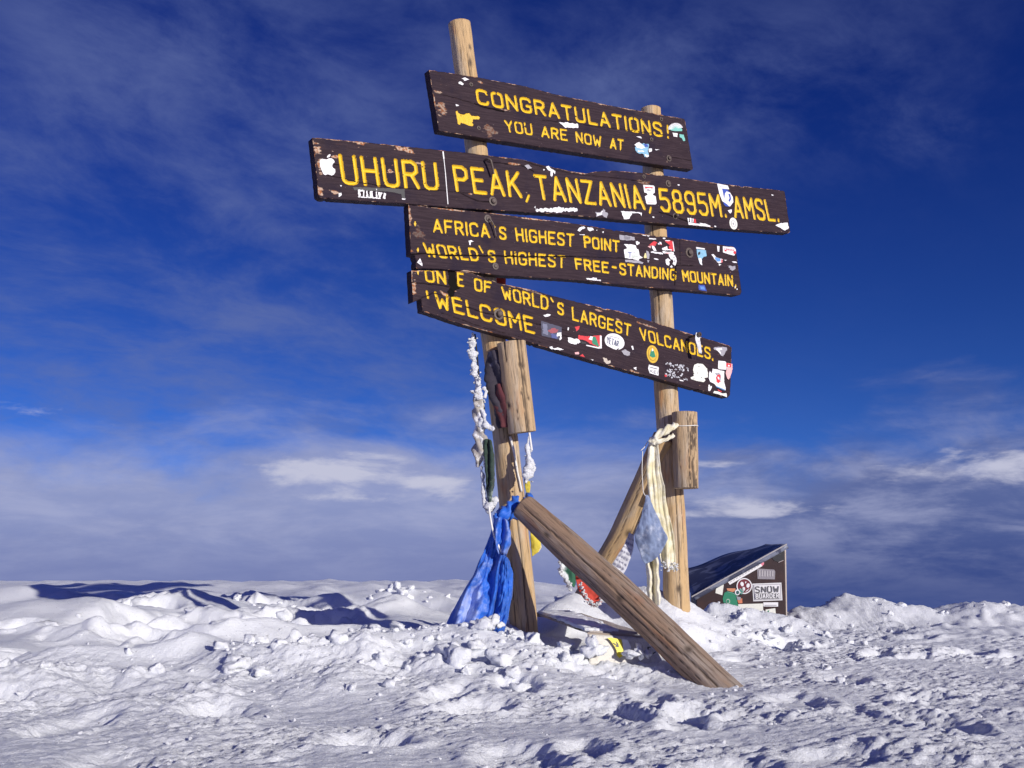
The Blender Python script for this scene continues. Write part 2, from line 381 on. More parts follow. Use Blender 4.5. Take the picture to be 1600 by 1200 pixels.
def ground(x, y, fine=True):
    x = np.asarray(x, float); y = np.asarray(y, float)
    left = 1 - sstep(x, .2, 1.3)
    wob = .35*noise2(x/1.7, y/1.7, 3)
    yc = 4.05 + .95*np.clip((x+1.4)/1.4, 0, 1) + .5*wob
    zl = -.19 + .145*sstep(y+wob, 3.7, 5.5) + .03*sstep(y, 7, 14)
    zr = -.18 + .03*sstep(y, 4.5, 7) + .045*sstep(y+wob, 6.9, 8.1)
    z = zl*left + zr*(1-left)
    z = z - .02*sstep(-y, -2.6, 1.5)
    # the summit falls away behind
    r = x-.045*y-.25; rt = sstep(r/(1+.32*np.clip(y-8.5, 0, 30)), .0, 1.0)
    z = z - rt*np.clip(y-8.5, 0, None)*.16*sstep(y, 8.4, 10.5)
    z = z - (1-rt)*np.clip(y-21, 0, None)*.05 - np.clip(np.abs(x)-14, 0, None)*.10 - np.clip(-y-9, 0, None)*.08
    for (cx, cy, h, sx, sy, ro) in _LW: z = z + h*G(x, y, cx, cy, sx, sy, ro)
    for (cx, cy, h, sx, sy, ro) in _HW: z = z - h*G(x, y, cx, cy, sx, sy, ro)
    for tr_ in _TW: z = z + trench(x, y, *tr_)
    near = 1-sstep(np.hypot(x, y), 14, 30)
    soft = left*sstep(y, yc+.25, yc+.9)                       # smooth wind-laid snow
    berm = np.clip(left*np.exp(-((y-yc)/.42)**2)*(.55+.75*sstep(noise2(x/.6, y/.6, 9), -.3, .3)) + .65*(1-left)*sstep(y, 6.6, 7.4)*(1-sstep(y, 8.6, 9.4))
                   + .8*G(x, y, 1.15, 6.35, .6, .5) + .6*G(x, y, -1.2, 9.2, 1.2, .5) + .35*G(x, y, -2.0, 6.8, 1.0, .5), 0, 1)
    dn = .6*fbm2(x, y, 1.5, 3, .45, 11) + .8*fbm2(x*1.0+.35*y, y*.42-.2*x, .62, 2, .4, 17)
    z = z + soft*near*.075*dn + .30*soft*.05*fbm2(x, y*1.3, .55, 2, .5, 21)
    tramp = (1-soft)*near
    tr = fbm2(x*.8+.5*y, y*.8-.3*x, .55, 3, .45, 31)
    z = z + tramp*.017*tr*(1-.4*berm)
    if fine:
        u = x*.82+y*.57; v = -x*.57+y*.82
        fl = fbm2(u*.55, v*1.25, .060, 4, .80, 41)         # scuffed, slightly streaked crust
        patch = .45+.9*sstep(fbm2(x, y, .7, 2, .5, 47), -.35, .6)
        z = z + tramp*patch*.0080*fl + soft*.0022*fbm2(x, y, .05, 3, .6, 51)
        cm = sstep(noise2(x/.45, y/.45, 66), -.12, .28)
        ch = np.maximum(fbm2(x, y, .20, 3, .5, 61, True), -.25)
        z = z + berm*(.050*fbm2(x, y*.8, .36, 3, .5, 63) + cm*.056*ch + .005*fbm2(x, y, .05, 3, .65, 71))
        for (fx, fy, ro, L, Wd, dp) in FOOT:
            mk = (np.abs(x-fx) < .6) & (np.abs(y-fy) < .6)
            if not mk.any(): continue
            c, s = math.cos(ro), math.sin(ro); dx, dy = x[mk]-fx, y[mk]-fy
            q = np.sqrt(((dx*c+dy*s)/L)**2+((-dx*s+dy*c)/Wd)**2) + .25*noise2(x[mk]/.06, y[mk]/.06, 81)
            z[mk] += dp*(-(1-sstep(q, .65, 1.10)) + .30*np.exp(-((q-1.35)/.22)**2))
    # clear the ground round the buried panel
    return z
def axis_lines(lo, a, b, hi, step, grow):
    core = np.arange(a, b+step/2, step); out = [core]
    v, s, up = core[-1], step, []
    while v < hi: s = min(s*grow, 30); v += s; up.append(v)
    v, s, dn = core[0], step, []
    while v > lo: s = min(s*grow, 30); v -= s; dn.append(v)
    return np.concatenate([np.array(dn[::-1]), core, np.array(up)])
gx = axis_lines(-400, -2.2, 2.8, 400, .0095, 1.016); gy = axis_lines(-200, 2.3, 6.4, 400, .0095, 1.017)
GX, GY = np.meshgrid(gx, gy)
GZ = ground(GX.ravel(), GY.ravel())
snow = add_mesh('snow_ground', np.stack([GX.ravel(), GY.ravel(), GZ], -1), grid_faces(len(gy), len(gx)), M_SNOW)
tag(snow, kind='structure')
def gz(x, y): return float(ground(np.array([x]), np.array([y]))[0])

# broken snow: icy crumbs and clods, past counting
def ico(sub=2):
    import bmesh
    bm = bmesh.new(); bmesh.ops.create_icosphere(bm, subdivisions=sub, radius=1)
    V = np.array([v.co[:] for v in bm.verts]); F = np.array([[v.index for v in f.verts] for f in bm.faces]); bm.free(); return V, F
IV2, IF2 = ico(2); IV3, IF3 = ico(3)
def lump(c, r, seed, hi=False, amp=.38, flat=(1, 1, .8)):
    V, F = (IV3, IF3) if hi else (IV2, IF2)
    d = 1+amp*1.35*fbm3(V[:,0]+seed*.37, V[:,1], V[:,2], .75, 4 if hi else 3, .6, seed)
    q = np.sign(V)*np.abs(V)**.85
    r_ = np.random.default_rng(seed)
    for _ in range(9):                            # broken facets
        n_ = r_.normal(size=3); n_ /= np.linalg.norm(n_); d_ = np.clip(q@n_-r_.uniform(.55, .80), 0, None); q = q-np.outer(d_, n_)*.92
    a = seed*1.7; R = np.array([[math.cos(a), -math.sin(a), 0], [math.sin(a), math.cos(a), 0], [0, 0, 1]])
    return np.array(c)+(q*d[:, None]*np.array(flat))@R.T*r, F
VV, FF = [], []; nb = 0
def clod(x, y, r, seed):
    global nb
    z = gz(x, y); V, F = lump((x, y, z+r*.25), r, seed, r > .03)
    VV.append(V); FF.append(F+nb); nb += len(V)
cr = random.Random(3); sd_ = 0
def scatter(n, fx, fy, lo, hi, pw=2.2):
    global sd_
    for i in range(n):
        sd_ += 1; clod(fx(), fy(), lo+(hi-lo)*cr.random()**pw, sd_)
scatter(70, lambda: cr.uniform(-3.0, .5), lambda: cr.triangular(3.7, 5.4, 4.5), .006, .045, 3)
scatter(130, lambda: cr.uniform(-1.4, .35), lambda: cr.triangular(4.3, 5.4, 4.9), .010, .060, 2.6)
scatter(60, lambda: cr.uniform(-.6, 1.6), lambda: cr.triangular(4.3, 6.0, 5.0), .007, .030)
scatter(45, lambda: cr.uniform(1.9, 5.2), lambda: cr.triangular(7.2, 8.9, 8.0), .008, .040)
scatter(30, lambda: cr.gauss(-1.2, .25), lambda: cr.gauss(9.2, .2), .015, .06, 1.8)
scatter(14, lambda: cr.uniform(-2.6, -1.6), lambda: cr.gauss(8.8, .2), .012, .05, 1.8)
scatter(22, lambda: cr.gauss(-2.0, .4), lambda: cr.gauss(6.8, .35), .012, .060, 2)
scatter(80, lambda: cr.gauss(1.45, .40), lambda: cr.gauss(6.6, .4), .008, .045)
scatter(420, lambda: cr.uniform(-2.4, 3.4), lambda: cr.uniform(2.5, 6.5), .003, .011, 2.5)
o = add_mesh('snow_clods', np.concatenate(VV), np.concatenate(FF), M_SNOW); tag(o, kind='stuff')
o['label'] = 'broken white snow clods strewn over the trampled snow'

# ------------------------------------------------------------------ logs
def bez(P, n):                                    # smooth resampling of a polyline
    P = np.asarray(P, float); t = np.concatenate([[0], np.cumsum(np.linalg.norm(np.diff(P, axis=0), axis=1))])
    tt = np.linspace(0, t[-1], n)
    out = np.stack([np.interp(tt, t, P[:, i]) for i in range(P.shape[1])], -1)
    for _ in range(max(2, n//12)):
        out[1:-1] = .25*out[:-2]+.5*out[1:-1]+.25*out[2:]
    return out
def log_mesh(name, pts, radii, M, parent=None, na=72, nl=120, seed=0, cracks=(), knots=(), rough=.05, flatside=None, snowtop=False, label=None, base=None, endcut=.4):
    PR = bez(np.column_stack([np.asarray(pts, float), radii]), nl); C, R = PR[:, :3], PR[:, 3]
    T = np.gradient(C, axis=0); T /= np.linalg.norm(T, axis=1)[:, None]
    ref = NV                                       # angle 0 faces the camera side
    U = ref[None]-T*(T@ref)[:, None]; U /= np.linalg.norm(U, axis=1)[:, None]
    Vv = np.cross(T, U)
    L = np.concatenate([[0], np.cumsum(np.linalg.norm(np.diff(C, axis=0), axis=1))])
    th = np.linspace(0, 2*math.pi, na, endpoint=False)
    TH, LL = np.meshgrid(th, L); RR = np.repeat(R[:, None], na, 1)
    ct, s_ = np.cos(TH), np.sin(TH)
    d = 1 + rough*fbm3(ct*1.3, s_*1.3, LL*3.0, 1.0, 3, .5, seed) + .012*fbm3(ct*9, s_*9, LL*8, 1.0, 2, .5, seed+5)
    mid = C[nl//2]; tc_ = CAM-mid; camang = math.atan2(tc_@Vv[nl//2], tc_@U[nl//2])
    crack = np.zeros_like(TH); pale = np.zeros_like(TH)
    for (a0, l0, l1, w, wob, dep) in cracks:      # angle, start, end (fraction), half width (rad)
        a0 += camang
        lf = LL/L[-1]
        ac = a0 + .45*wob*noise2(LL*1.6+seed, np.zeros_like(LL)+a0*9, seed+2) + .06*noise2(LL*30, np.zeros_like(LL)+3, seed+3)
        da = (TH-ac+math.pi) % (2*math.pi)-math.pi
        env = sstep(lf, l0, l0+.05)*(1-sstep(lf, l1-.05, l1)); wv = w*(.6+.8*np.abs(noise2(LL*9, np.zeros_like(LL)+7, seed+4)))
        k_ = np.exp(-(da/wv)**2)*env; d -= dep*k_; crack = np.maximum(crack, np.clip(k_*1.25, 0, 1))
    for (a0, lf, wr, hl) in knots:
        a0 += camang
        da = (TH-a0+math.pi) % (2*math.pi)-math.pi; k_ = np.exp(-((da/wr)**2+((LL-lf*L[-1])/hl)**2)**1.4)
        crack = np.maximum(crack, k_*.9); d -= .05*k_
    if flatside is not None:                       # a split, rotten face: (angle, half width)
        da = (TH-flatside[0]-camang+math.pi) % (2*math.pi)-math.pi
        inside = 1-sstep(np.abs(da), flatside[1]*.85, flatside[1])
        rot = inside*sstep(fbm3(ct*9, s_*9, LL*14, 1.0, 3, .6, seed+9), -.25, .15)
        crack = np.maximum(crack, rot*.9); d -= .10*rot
    P = C[:, None, :] + (U[:, None, :]*ct[..., None] + Vv[:, None, :]*s_[..., None])*(RR*d)[..., None]
    g = np.stack([ct*RR, s_*RR, LL], -1)
    V = P.reshape(-1, 3); Gc = g.reshape(-1, 3); ck = crack.ravel(); F = grid_faces(nl, na, True)
    # end caps: an inner ring and a centre
    def cap(row, flip):
        nonlocal V, Gc, ck, F
        Pr = P[row]; c0 = Pr.mean(0); b0 = len(V); rows = [Pr]
        rr = [.97, .6, .25]
        newv = np.concatenate([c0+(Pr-c0)*f for f in rr]); V = np.concatenate([V, newv])
        gg = np.concatenate([g[row]*np.array([f, f, 1])*np.array([1, 1, 1]) for f in rr]); Gc = np.concatenate([Gc, gg])
        ck = np.concatenate([ck, np.concatenate([np.full(na, .0), np.full(na, .12), np.full(na, .3)])])
        idx = [np.arange(na)+row*na]+[b0+i*na+np.arange(na) for i in range(3)]
        for i in range(3):
            a, b_ = idx[i], idx[i+1]; q = np.stack([a, np.roll(a, -1), np.roll(b_, -1), b_], -1)
            F = np.concatenate([F, q[:, ::-1] if flip else q])
        V = np.concatenate([V, c0[None]]); Gc = np.concatenate([Gc, np.array([[0, 0, L[row]]])]); ck = np.concatenate([ck, [.4]])
        a = idx[3]; t3 = np.stack([a, np.roll(a, -1), np.full(na, len(V)-1), np.full(na, len(V)-1)], -1)
        return t3[:, :3][:, ::-1] if flip else t3[:, :3]
    t1 = cap(0, True); t2 = cap(nl-1, False)
    Fl = [tuple(f) for f in F]+[tuple(f) for f in t1]+[tuple(f) for f in t2]
    pl = np.zeros(len(V))
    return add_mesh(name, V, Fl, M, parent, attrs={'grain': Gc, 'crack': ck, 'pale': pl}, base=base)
def tube(pts, rad, na=10, nl=60, lumpy=0.0, sc=.03, seed=0, closed=True, twist=0):
    PR = bez(np.column_stack([np.asarray(pts, float), np.broadcast_to(rad, len(pts))]), nl); C, R = PR[:, :3], PR[:, 3]
    T = np.gradient(C, axis=0); T /= np.linalg.norm(T, axis=1)[:, None]
    ref = np.array([.31, -.9, .3]); U = ref-T*(T@ref)[:, None]; U /= np.linalg.norm(U, axis=1)[:, None]; Vv = np.cross(T, U)
    th = np.linspace(0, 2*math.pi, na, endpoint=False)
    V = C[:, None]+(U[:, None]*np.cos(th)[None, :, None]+Vv[:, None]*np.sin(th)[None, :, None])*R[:, None, None]
    if lumpy:
        q = V.reshape(-1, 3); dd = fbm3(q[:, 0], q[:, 1], q[:, 2], sc, 4, .6, seed).reshape(nl, na)
        V = C[:, None]+(V-C[:, None])*(1+lumpy*dd)[..., None]
    if twist:
        tw = 1+.35*np.sin(3*th[None]+np.arange(nl)[:, None]*twist); V = C[:, None]+(V-C[:, None])*tw[..., None]
    F = [tuple(f) for f in grid_faces(nl, na, True)]+[tuple(range(na))[::-1], tuple(range((nl-1)*na, nl*na))]
    return V.reshape(-1, 3), F

SIGN = thing('summit_sign', 'tall wooden summit sign of four dark boards with yellow letters on two leaning log posts', 'sign', (LP_BASE[0], LP_BASE[1], LP_BASE[2]))
def mpx(w, p): return w/FPX*(p[1]*cP+(p[2]-CAMZ)*sP)    # pixel width to metres at a point
def post(pxs, seed, **k):
    pts = [POSTPL.hit(x, y) for x, y, w in pxs]; r = [mpx(w/2, p) for (x, y, w), p in zip(pxs, pts)]
    return log_mesh('post', pts, r, M_POST, SIGN, nl=260, seed=seed, **k)
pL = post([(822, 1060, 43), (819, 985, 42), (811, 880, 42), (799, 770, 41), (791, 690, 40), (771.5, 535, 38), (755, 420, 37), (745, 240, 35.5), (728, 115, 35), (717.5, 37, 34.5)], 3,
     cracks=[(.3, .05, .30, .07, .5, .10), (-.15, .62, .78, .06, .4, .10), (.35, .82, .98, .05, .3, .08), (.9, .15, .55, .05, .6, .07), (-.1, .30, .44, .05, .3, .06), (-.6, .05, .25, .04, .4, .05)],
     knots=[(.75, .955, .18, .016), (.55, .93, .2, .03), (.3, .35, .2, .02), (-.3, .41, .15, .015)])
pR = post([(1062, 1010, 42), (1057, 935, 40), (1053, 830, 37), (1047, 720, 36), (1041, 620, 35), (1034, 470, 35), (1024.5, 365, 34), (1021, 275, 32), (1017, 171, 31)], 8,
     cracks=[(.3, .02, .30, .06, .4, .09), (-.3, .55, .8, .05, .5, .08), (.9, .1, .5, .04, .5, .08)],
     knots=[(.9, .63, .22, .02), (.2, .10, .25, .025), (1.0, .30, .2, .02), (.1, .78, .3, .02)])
# front brace: a grey log from the left post down towards the camera
bt = at_y(823, 797, 5.22); bf = at_z(1121, 1072, -.20); bdir = bf-bt
bw = [mpx(21, bt), mpx(26, (bt+bf)/2), mpx(28, bf), mpx(28.5, bf)]
BRACE_TOP, BRACE_FOOT = bt, bf
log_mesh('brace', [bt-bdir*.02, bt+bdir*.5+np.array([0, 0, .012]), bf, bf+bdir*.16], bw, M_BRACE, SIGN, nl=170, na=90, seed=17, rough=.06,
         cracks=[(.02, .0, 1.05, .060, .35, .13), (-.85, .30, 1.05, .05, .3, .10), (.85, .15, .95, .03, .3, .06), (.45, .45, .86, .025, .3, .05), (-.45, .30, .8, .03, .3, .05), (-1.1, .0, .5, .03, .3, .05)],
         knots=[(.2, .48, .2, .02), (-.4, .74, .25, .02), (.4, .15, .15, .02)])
# rear brace, behind, from the right post down to the left
rt_ = POSTPL.hit(1034, 683)+NV*.02; rf = at_y(899, 955, 6.75)
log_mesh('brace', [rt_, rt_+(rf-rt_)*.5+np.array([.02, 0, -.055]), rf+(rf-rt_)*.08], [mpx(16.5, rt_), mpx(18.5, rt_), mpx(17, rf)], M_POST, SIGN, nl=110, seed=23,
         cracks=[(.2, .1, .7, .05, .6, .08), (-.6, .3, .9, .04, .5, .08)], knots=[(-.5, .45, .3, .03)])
# short logs wired to the posts
LOGPL = POSTPL.moved(.155)
a = LOGPL.hit(799, 535); b_ = LOGPL.hit(816, 676)
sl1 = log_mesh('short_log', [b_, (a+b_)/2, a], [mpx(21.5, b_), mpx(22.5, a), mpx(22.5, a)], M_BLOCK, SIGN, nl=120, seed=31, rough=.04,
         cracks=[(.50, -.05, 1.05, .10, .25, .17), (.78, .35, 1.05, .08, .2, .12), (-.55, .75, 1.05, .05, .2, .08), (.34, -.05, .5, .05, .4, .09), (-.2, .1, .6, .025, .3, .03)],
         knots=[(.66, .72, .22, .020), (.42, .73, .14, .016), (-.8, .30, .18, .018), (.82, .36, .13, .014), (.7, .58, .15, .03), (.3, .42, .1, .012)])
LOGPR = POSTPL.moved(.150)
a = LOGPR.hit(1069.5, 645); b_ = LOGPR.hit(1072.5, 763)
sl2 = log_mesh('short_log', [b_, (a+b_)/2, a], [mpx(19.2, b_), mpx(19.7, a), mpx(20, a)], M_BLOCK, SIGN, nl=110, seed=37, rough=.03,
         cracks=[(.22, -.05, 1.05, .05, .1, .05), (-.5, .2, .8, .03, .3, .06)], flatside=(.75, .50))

# ------------------------------------------------------------------ lettering: routed stroke glyphs, unit height
def arc(cx, cy, rx, ry, a0, a1, n=6):
    return [(cx+rx*math.cos(RAD(a0+(a1-a0)*i/n)), cy+ry*math.sin(RAD(a0+(a1-a0)*i/n))) for i in range(n+1)]
def rbox(w, h0, h1, r):                          # rounded box loop
    return arc(w-r, h1-r, r, r, 90, 0, 3)+arc(w-r, h0+r, r, r, 0, -90, 3)+arc(r, h0+r, r, r, -90, -180, 3)+arc(r, h1-r, r, r, 180, 90, 3)+[(r+.01, h1)]
w_ = .56
GL = {
 'A': (.58, [[(0, 0), (.29, 1), (.58, 0)], [(.11, .30), (.47, .30)]]),
 'B': (w_, [[(0, 0), (0, 1), (.36, 1), (.5, .9), (.5, .62), (.38, .53), (0, .53)], [(.38, .53), (w_, .42), (w_, .12), (.42, 0), (0, 0)]]),
 'C': (w_, [arc(.4, .78, .16, .22, 10, 90, 3)+arc(.17, .78, .17, .22, 90, 180, 3)+arc(.17, .22, .17, .22, 180, 270, 3)+arc(.4, .22, .16, .22, 270, 350, 3)]),
 'D': (w_, [[(0, 0), (0, 1), (.34, 1), (.50, .88), (w_, .72), (w_, .28), (.50, .12), (.34, 0), (0, 0)]]),
 'E': (.50, [[(.5, 1), (0, 1), (0, 0), (.5, 0)], [(0, .52), (.40, .52)]]),
 'F': (.50, [[(.5, 1), (0, 1), (0, 0)], [(0, .52), (.40, .52)]]),
 'G': (w_, [arc(.4, .78, .16, .22, 10, 90, 3)+arc(.17, .78, .17, .22, 90, 180, 3)+arc(.17, .22, .17, .22, 180, 270, 3)+arc(.4, .22, .16, .22, 270, 360, 3)+[(w_, .45), (.33, .45)]]),
 'H': (.54, [[(0, 0), (0, 1)], [(.54, 0), (.54, 1)], [(0, .52), (.54, .52)]]),
 'I': (.02, [[(.01, 0), (.01, 1)]]),
 'K': (.54, [[(0, 0), (0, 1)], [(.52, 1), (.02, .42)], [(.18, .58), (.54, 0)]]),
 'L': (.48, [[(0, 1), (0, 0), (.48, 0)]]),
 'M': (.62, [[(0, 0), (0, 1), (.31, .42), (.62, 1), (.62, 0)]]),
 'N': (.54, [[(0, 0), (0, 1), (.54, 0), (.54, 1)]]),
 'O': (w_, [rbox(w_, 0, 1, .18)]),
 'P': (.52, [[(0, 0), (0, 1), (.36, 1), (.52, .88), (.52, .60), (.36, .48), (0, .48)]]),
 'R': (.54, [[(0, 0), (0, 1), (.36, 1), (.52, .88), (.52, .62), (.36, .50), (0, .50)], [(.28, .50), (.54, 0)]]),
 'S': (w_, [arc(.4, .80, .15, .20, 10, 90, 3)+arc(.17, .77, .16, .23, 90, 180, 3)+[(.06, .60), (.50, .42)]+arc(.38, .22, .18, .22, 0, -90, 3)+arc(.17, .20, .17, .20, 270, 190, 3)]),
 'T': (.56, [[(0, 1), (.56, 1)], [(.28, 1), (.28, 0)]]),
 'U': (.54, [[(0, 1), (0, .2)]+arc(.18, .18, .18, .18, 180, 270, 3)+arc(.36, .18, .18, .18, 270, 360, 3)+[(.54, 1)]]),
 'V': (.56, [[(0, 1), (.28, 0), (.56, 1)]]),
 'W': (.66, [[(0, 1), (.13, 0), (.33, .62), (.53, 0), (.66, 1)]]),
 'Y': (.54, [[(0, 1), (.27, .48), (.54, 1)], [(.27, .48), (.27, 0)]]),
 'Z': (.54, [[(0, 1), (.54, 1), (0, 0), (.54, 0)]]),
 '5': (.54, [[(.50, 1), (.05, 1), (.02, .56), (.34, .60), (.50, .50), (.54, .36), (.54, .18), (.40, 0), (.14, 0), (0, .14)]]),
 '8': (.56, [[(.16, 1), (.40, 1), (.52, .88), (.52, .66), (.42, .54), (.14, .54), (.04, .66), (.04, .88), (.16, 1)], [(.42, .54), (.56, .40), (.56, .14), (.42, 0), (.14, 0), (0, .14), (0, .40), (.14, .54)]]),
 '9': (.54, [[(.02, .14), (.14, 0), (.40, 0), (.54, .14), (.54, .86), (.40, 1), (.14, 1), (0, .86), (0, .60), (.14, .47), (.54, .47)]]),
 '-': (.34, [[(0, .5), (.34, .5)]]), '.': (.02, [[(.01, .0), (.01, .02)]]), ' ': (.30, []),
 '1': (.2, [[(0, .8), (.16, 1), (.16, 0)]]), '2': (.54, [[(0, .85), (.14, 1), (.42, 1), (.54, .85), (.54, .65), (0, 0), (.54, 0)]]), 'X': (.54, [[(0, 0), (.54, 1)], [(.54, 0), (0, 1)]]), 
 '!': (.02, [[(.01, 1), (.01, .42)], [(.01, .03), (.01, .0)]]),
}
def layout(txt, hs_rel, gap=.30):
    """polylines in a unit box (u across the whole string, v up), given stroke half width relative to height"""
    x = 0; out = []
    for ch in txt:
        wd, pl = GL[ch]
        out += [[(x+px_, py_) for px_, py_ in p] for p in pl]; x += wd+gap
    tot = x-gap
    return [[(px_/tot, py_) for px_, py_ in p] for p in out]

def px2uv(P, o, e1, e2, px, py):
    d = P.hit(px, py)-o; return np.array([d@e1, d@e2])

def inpoly(s, t, poly):
    ins = np.zeros(s.shape, bool); n_ = len(poly)
    for i in range(n_):
        x0, y0 = poly[i]; x1, y1 = poly[(i+1) % n_]
        if y0 == y1: continue
        c = ((y0 > t) != (y1 > t)) & (s < (x1-x0)*(t-y0)/(y1-y0)+x0); ins ^= c
    return ins
def segd(s, t, a, b):
    dx, dy = b[0]-a[0], b[1]-a[1]; l2 = dx*dx+dy*dy+1e-12
    k_ = np.clip(((s-a[0])*dx+(t-a[1])*dy)/l2, 0, 1)
    return np.hypot(s-a[0]-k_*dx, t-a[1]-k_*dy), a[0]+k_*dx, a[1]+k_*dy

class Board:
    STEP = .0027
    def __init__(s, name, label, outline_px, ends_px, plane, seed, texts, strokes=(), polys=(), cracks=(), wears=(), holes=()):
        s.P = plane; pts = np.array([plane.hit(x, y) for x, y in outline_px])
        s.o = plane.hit(*ends_px[0]); e = plane.hit(*ends_px[1])-s.o; s.e1 = e/np.linalg.norm(e); s.e2 = np.cross(plane.n, s.e1)
        if s.e2[2] < 0: s.e2 = -s.e2
        poly0 = [px2uv(plane, s.o, s.e1, s.e2, *p) for p in outline_px]
        # densify and chew the outline a little
        poly = []
        for i in range(len(poly0)):
            a, b = poly0[i], poly0[(i+1) % len(poly0)]; L = np.linalg.norm(b-a); k_ = max(1, int(L/.012))
            nr = np.array([-(b-a)[1], (b-a)[0]])/(L+1e-9)
            for j in range(k_):
                q = a+(b-a)*j/k_
                wv = .0016*noise2(np.array([q[0]/.03]), np.array([q[1]/.03]), seed)[0]+.0010*noise2(np.array([q[0]/.011]), np.array([q[1]/.011]), seed+1)[0]
                ch = noise2(np.array([q[0]/.09]), np.array([q[1]/.09]), seed+2)[0]
                poly.append(q+nr*((wv*2 - (.006 if ch > .42 else 0)) if j else 0))
        s.poly = np.array(poly); lo, hi = s.poly.min(0), s.poly.max(0)
        S = np.arange(lo[0]-s.STEP, hi[0]+2*s.STEP, s.STEP); T = np.arange(lo[1]-s.STEP, hi[1]+2*s.STEP, s.STEP)
        SS, TT = np.meshgrid(S, T); nr_, nc_ = SS.shape
        s.seg_list = []
        d = np.full(SS.shape, 1.0); hsf = np.full(SS.shape, .01)
        tid = np.zeros(SS.shape, np.int32); cur = [0]
        def stroke(pl, hs):
            for a, b in zip(pl[:-1], pl[1:]):
                m_ = hs+.012
                i0, i1 = np.searchsorted(S, [min(a[0], b[0])-m_, max(a[0], b[0])+m_]); j0, j1 = np.searchsorted(T, [min(a[1], b[1])-m_, max(a[1], b[1])+m_])
                if i1 <= i0 or j1 <= j0: continue
                sl = (slice(j0, j1), slice(i0, i1))
                dd = segd(SS[sl], TT[sl], a, b)[0]-hs
                mk = dd < d[sl]; d[sl] = np.where(mk, dd, d[sl]); hsf[sl] = np.where(mk, hs, hsf[sl]); tid[sl] = np.where(mk, cur[0], tid[sl])
        for ti, (txt, BL, BR, TL, TR, swpx) in enumerate(texts):
            cur[0] = ti
            q = [px2uv(plane, s.o, s.e1, s.e2, *p) for p in (BL, BR, TL, TR)]
            H = .5*(np.linalg.norm(q[2]-q[0])+np.linalg.norm(q[3]-q[1])); Wd = np.linalg.norm(q[1]-q[0])
            hs = .5*swpx/FPX*np.linalg.norm(plane.hit(*BL)-CAM)*.97
            iu, iv = hs/Wd, hs/H
            for pl in layout(txt, hs/H):
                pp = []
                for (u, v) in pl:
                    u = iu+u*(1-2*iu); v = iv+v*(1-2*iv)
                    p = (q[0]*(1-u)+q[1]*u)*(1-v)+(q[2]*(1-u)+q[3]*u)*v
                    pp.append(p)
                stroke(pp, hs)
        cur[0] = len(texts)
        for (pl, swpx) in strokes:
            cur[0] += 1
            q = [px2uv(plane, s.o, s.e1, s.e2, *p) for p in pl]
            stroke(q, .5*swpx/FPX*np.linalg.norm(plane.hit(*pl[0])-CAM))
        for pl in polys:
            cur[0] += 1
            q = np.array([px2uv(plane, s.o, s.e1, s.e2, *p) for p in pl]); ins = inpoly(SS, TT, q); tid = np.where(ins, cur[0], tid)
            d = np.where(ins, np.minimum(d, -.004), d)
        wob = .0016*noise2(SS/.008, TT/.008, seed+5)+.0007*noise2(SS/.004, TT/.004, seed+6)
        d = d+wob
        # cracks between planks, lost paint, painted shade of holes
        ck = np.zeros(SS.shape); cd = np.full(SS.shape, 1.0)
        for (pl, wpx) in cracks:
            q = [px2uv(plane, s.o, s.e1, s.e2, *p) for p in pl]; cw = wpx/FPX*5.4*.5
            for a, b in zip(q[:-1], q[1:]):
                i0, i1 = np.searchsorted(S, [min(a[0], b[0])-.03, max(a[0], b[0])+.03]); j0, j1 = np.searchsorted(T, [min(a[1], b[1])-.03, max(a[1], b[1])+.03])
                if i1 <= i0 or j1 <= j0: continue
                sl = (slice(j0, j1), slice(i0, i1))
                off = .004*noise2(SS[sl]/.05, TT[sl]*0, seed+8)+.0015*noise2(SS[sl]/.012, TT[sl]*0, seed+9)
                wv = cw*(.55+.9*np.abs(noise2(SS[sl]/.06, TT[sl]*0+4, seed+10)))
                dd, _, _ = segd(SS[sl], TT[sl]+off, a, b); k_ = np.clip(1.4-dd/wv, 0, 1); ck[sl] = np.maximum(ck[sl], k_)
        for pl in holes:
            q = np.array([px2uv(plane, s.o, s.e1, s.e2, *p) for p in pl]); ck = np.where(inpoly(SS+.004*noise2(SS/.012, TT/.012, 77), TT, q), 1.0, ck)  # nothing is cut through: the hole's darkness is painted on
        edge = np.full(SS.shape, 9.0)
        for i in range(0, len(s.poly)):
            a, b = s.poly[i], s.poly[(i+1) % len(s.poly)]
            i0, i1 = np.searchsorted(S, [min(a[0], b[0])-.05, max(a[0], b[0])+.05]); j0, j1 = np.searchsorted(T, [min(a[1], b[1])-.05, max(a[1], b[1])+.05])
            sl = (slice(j0, j1), slice(i0, i1)); edge[sl] = np.minimum(edge[sl], segd(SS[sl], TT[sl], a, b)[0])
        nz = fbm2(SS*.5, TT, .035, 4, .6, seed+12); nl_ = noise2(SS/.22, TT/.12, seed+13)
        lowr = sstep(TT, lo[1]+.5*(hi[1]-lo[1]), lo[1]+.25*(hi[1]-lo[1]))
        wear = sstep(nz*.5+nl_*.5 + .56 - .22*np.clip(lowr, 0, 1) - edge/.011, .35, .75)*(edge < .04)
        for (px_, py_, rx, ry, st_w) in wears:
            c0 = px2uv(plane, s.o, s.e1, s.e2, px_, py_); sx, sy = rx/FPX*5.5*1.25, ry/FPX*5.5
            wear = np.maximum(wear, st_w*.72*sstep(np.exp(-(((SS-c0[0])/sx)**2+((TT-c0[1])/sy)**2))+.45*fbm2(SS*.35, TT, .02, 4, .6, seed+14), .45, .75))
        ins = inpoly(SS, TT, s.poly)
        Z_ = -np.where(d < 0, np.minimum(.009, -d*.95), 0)
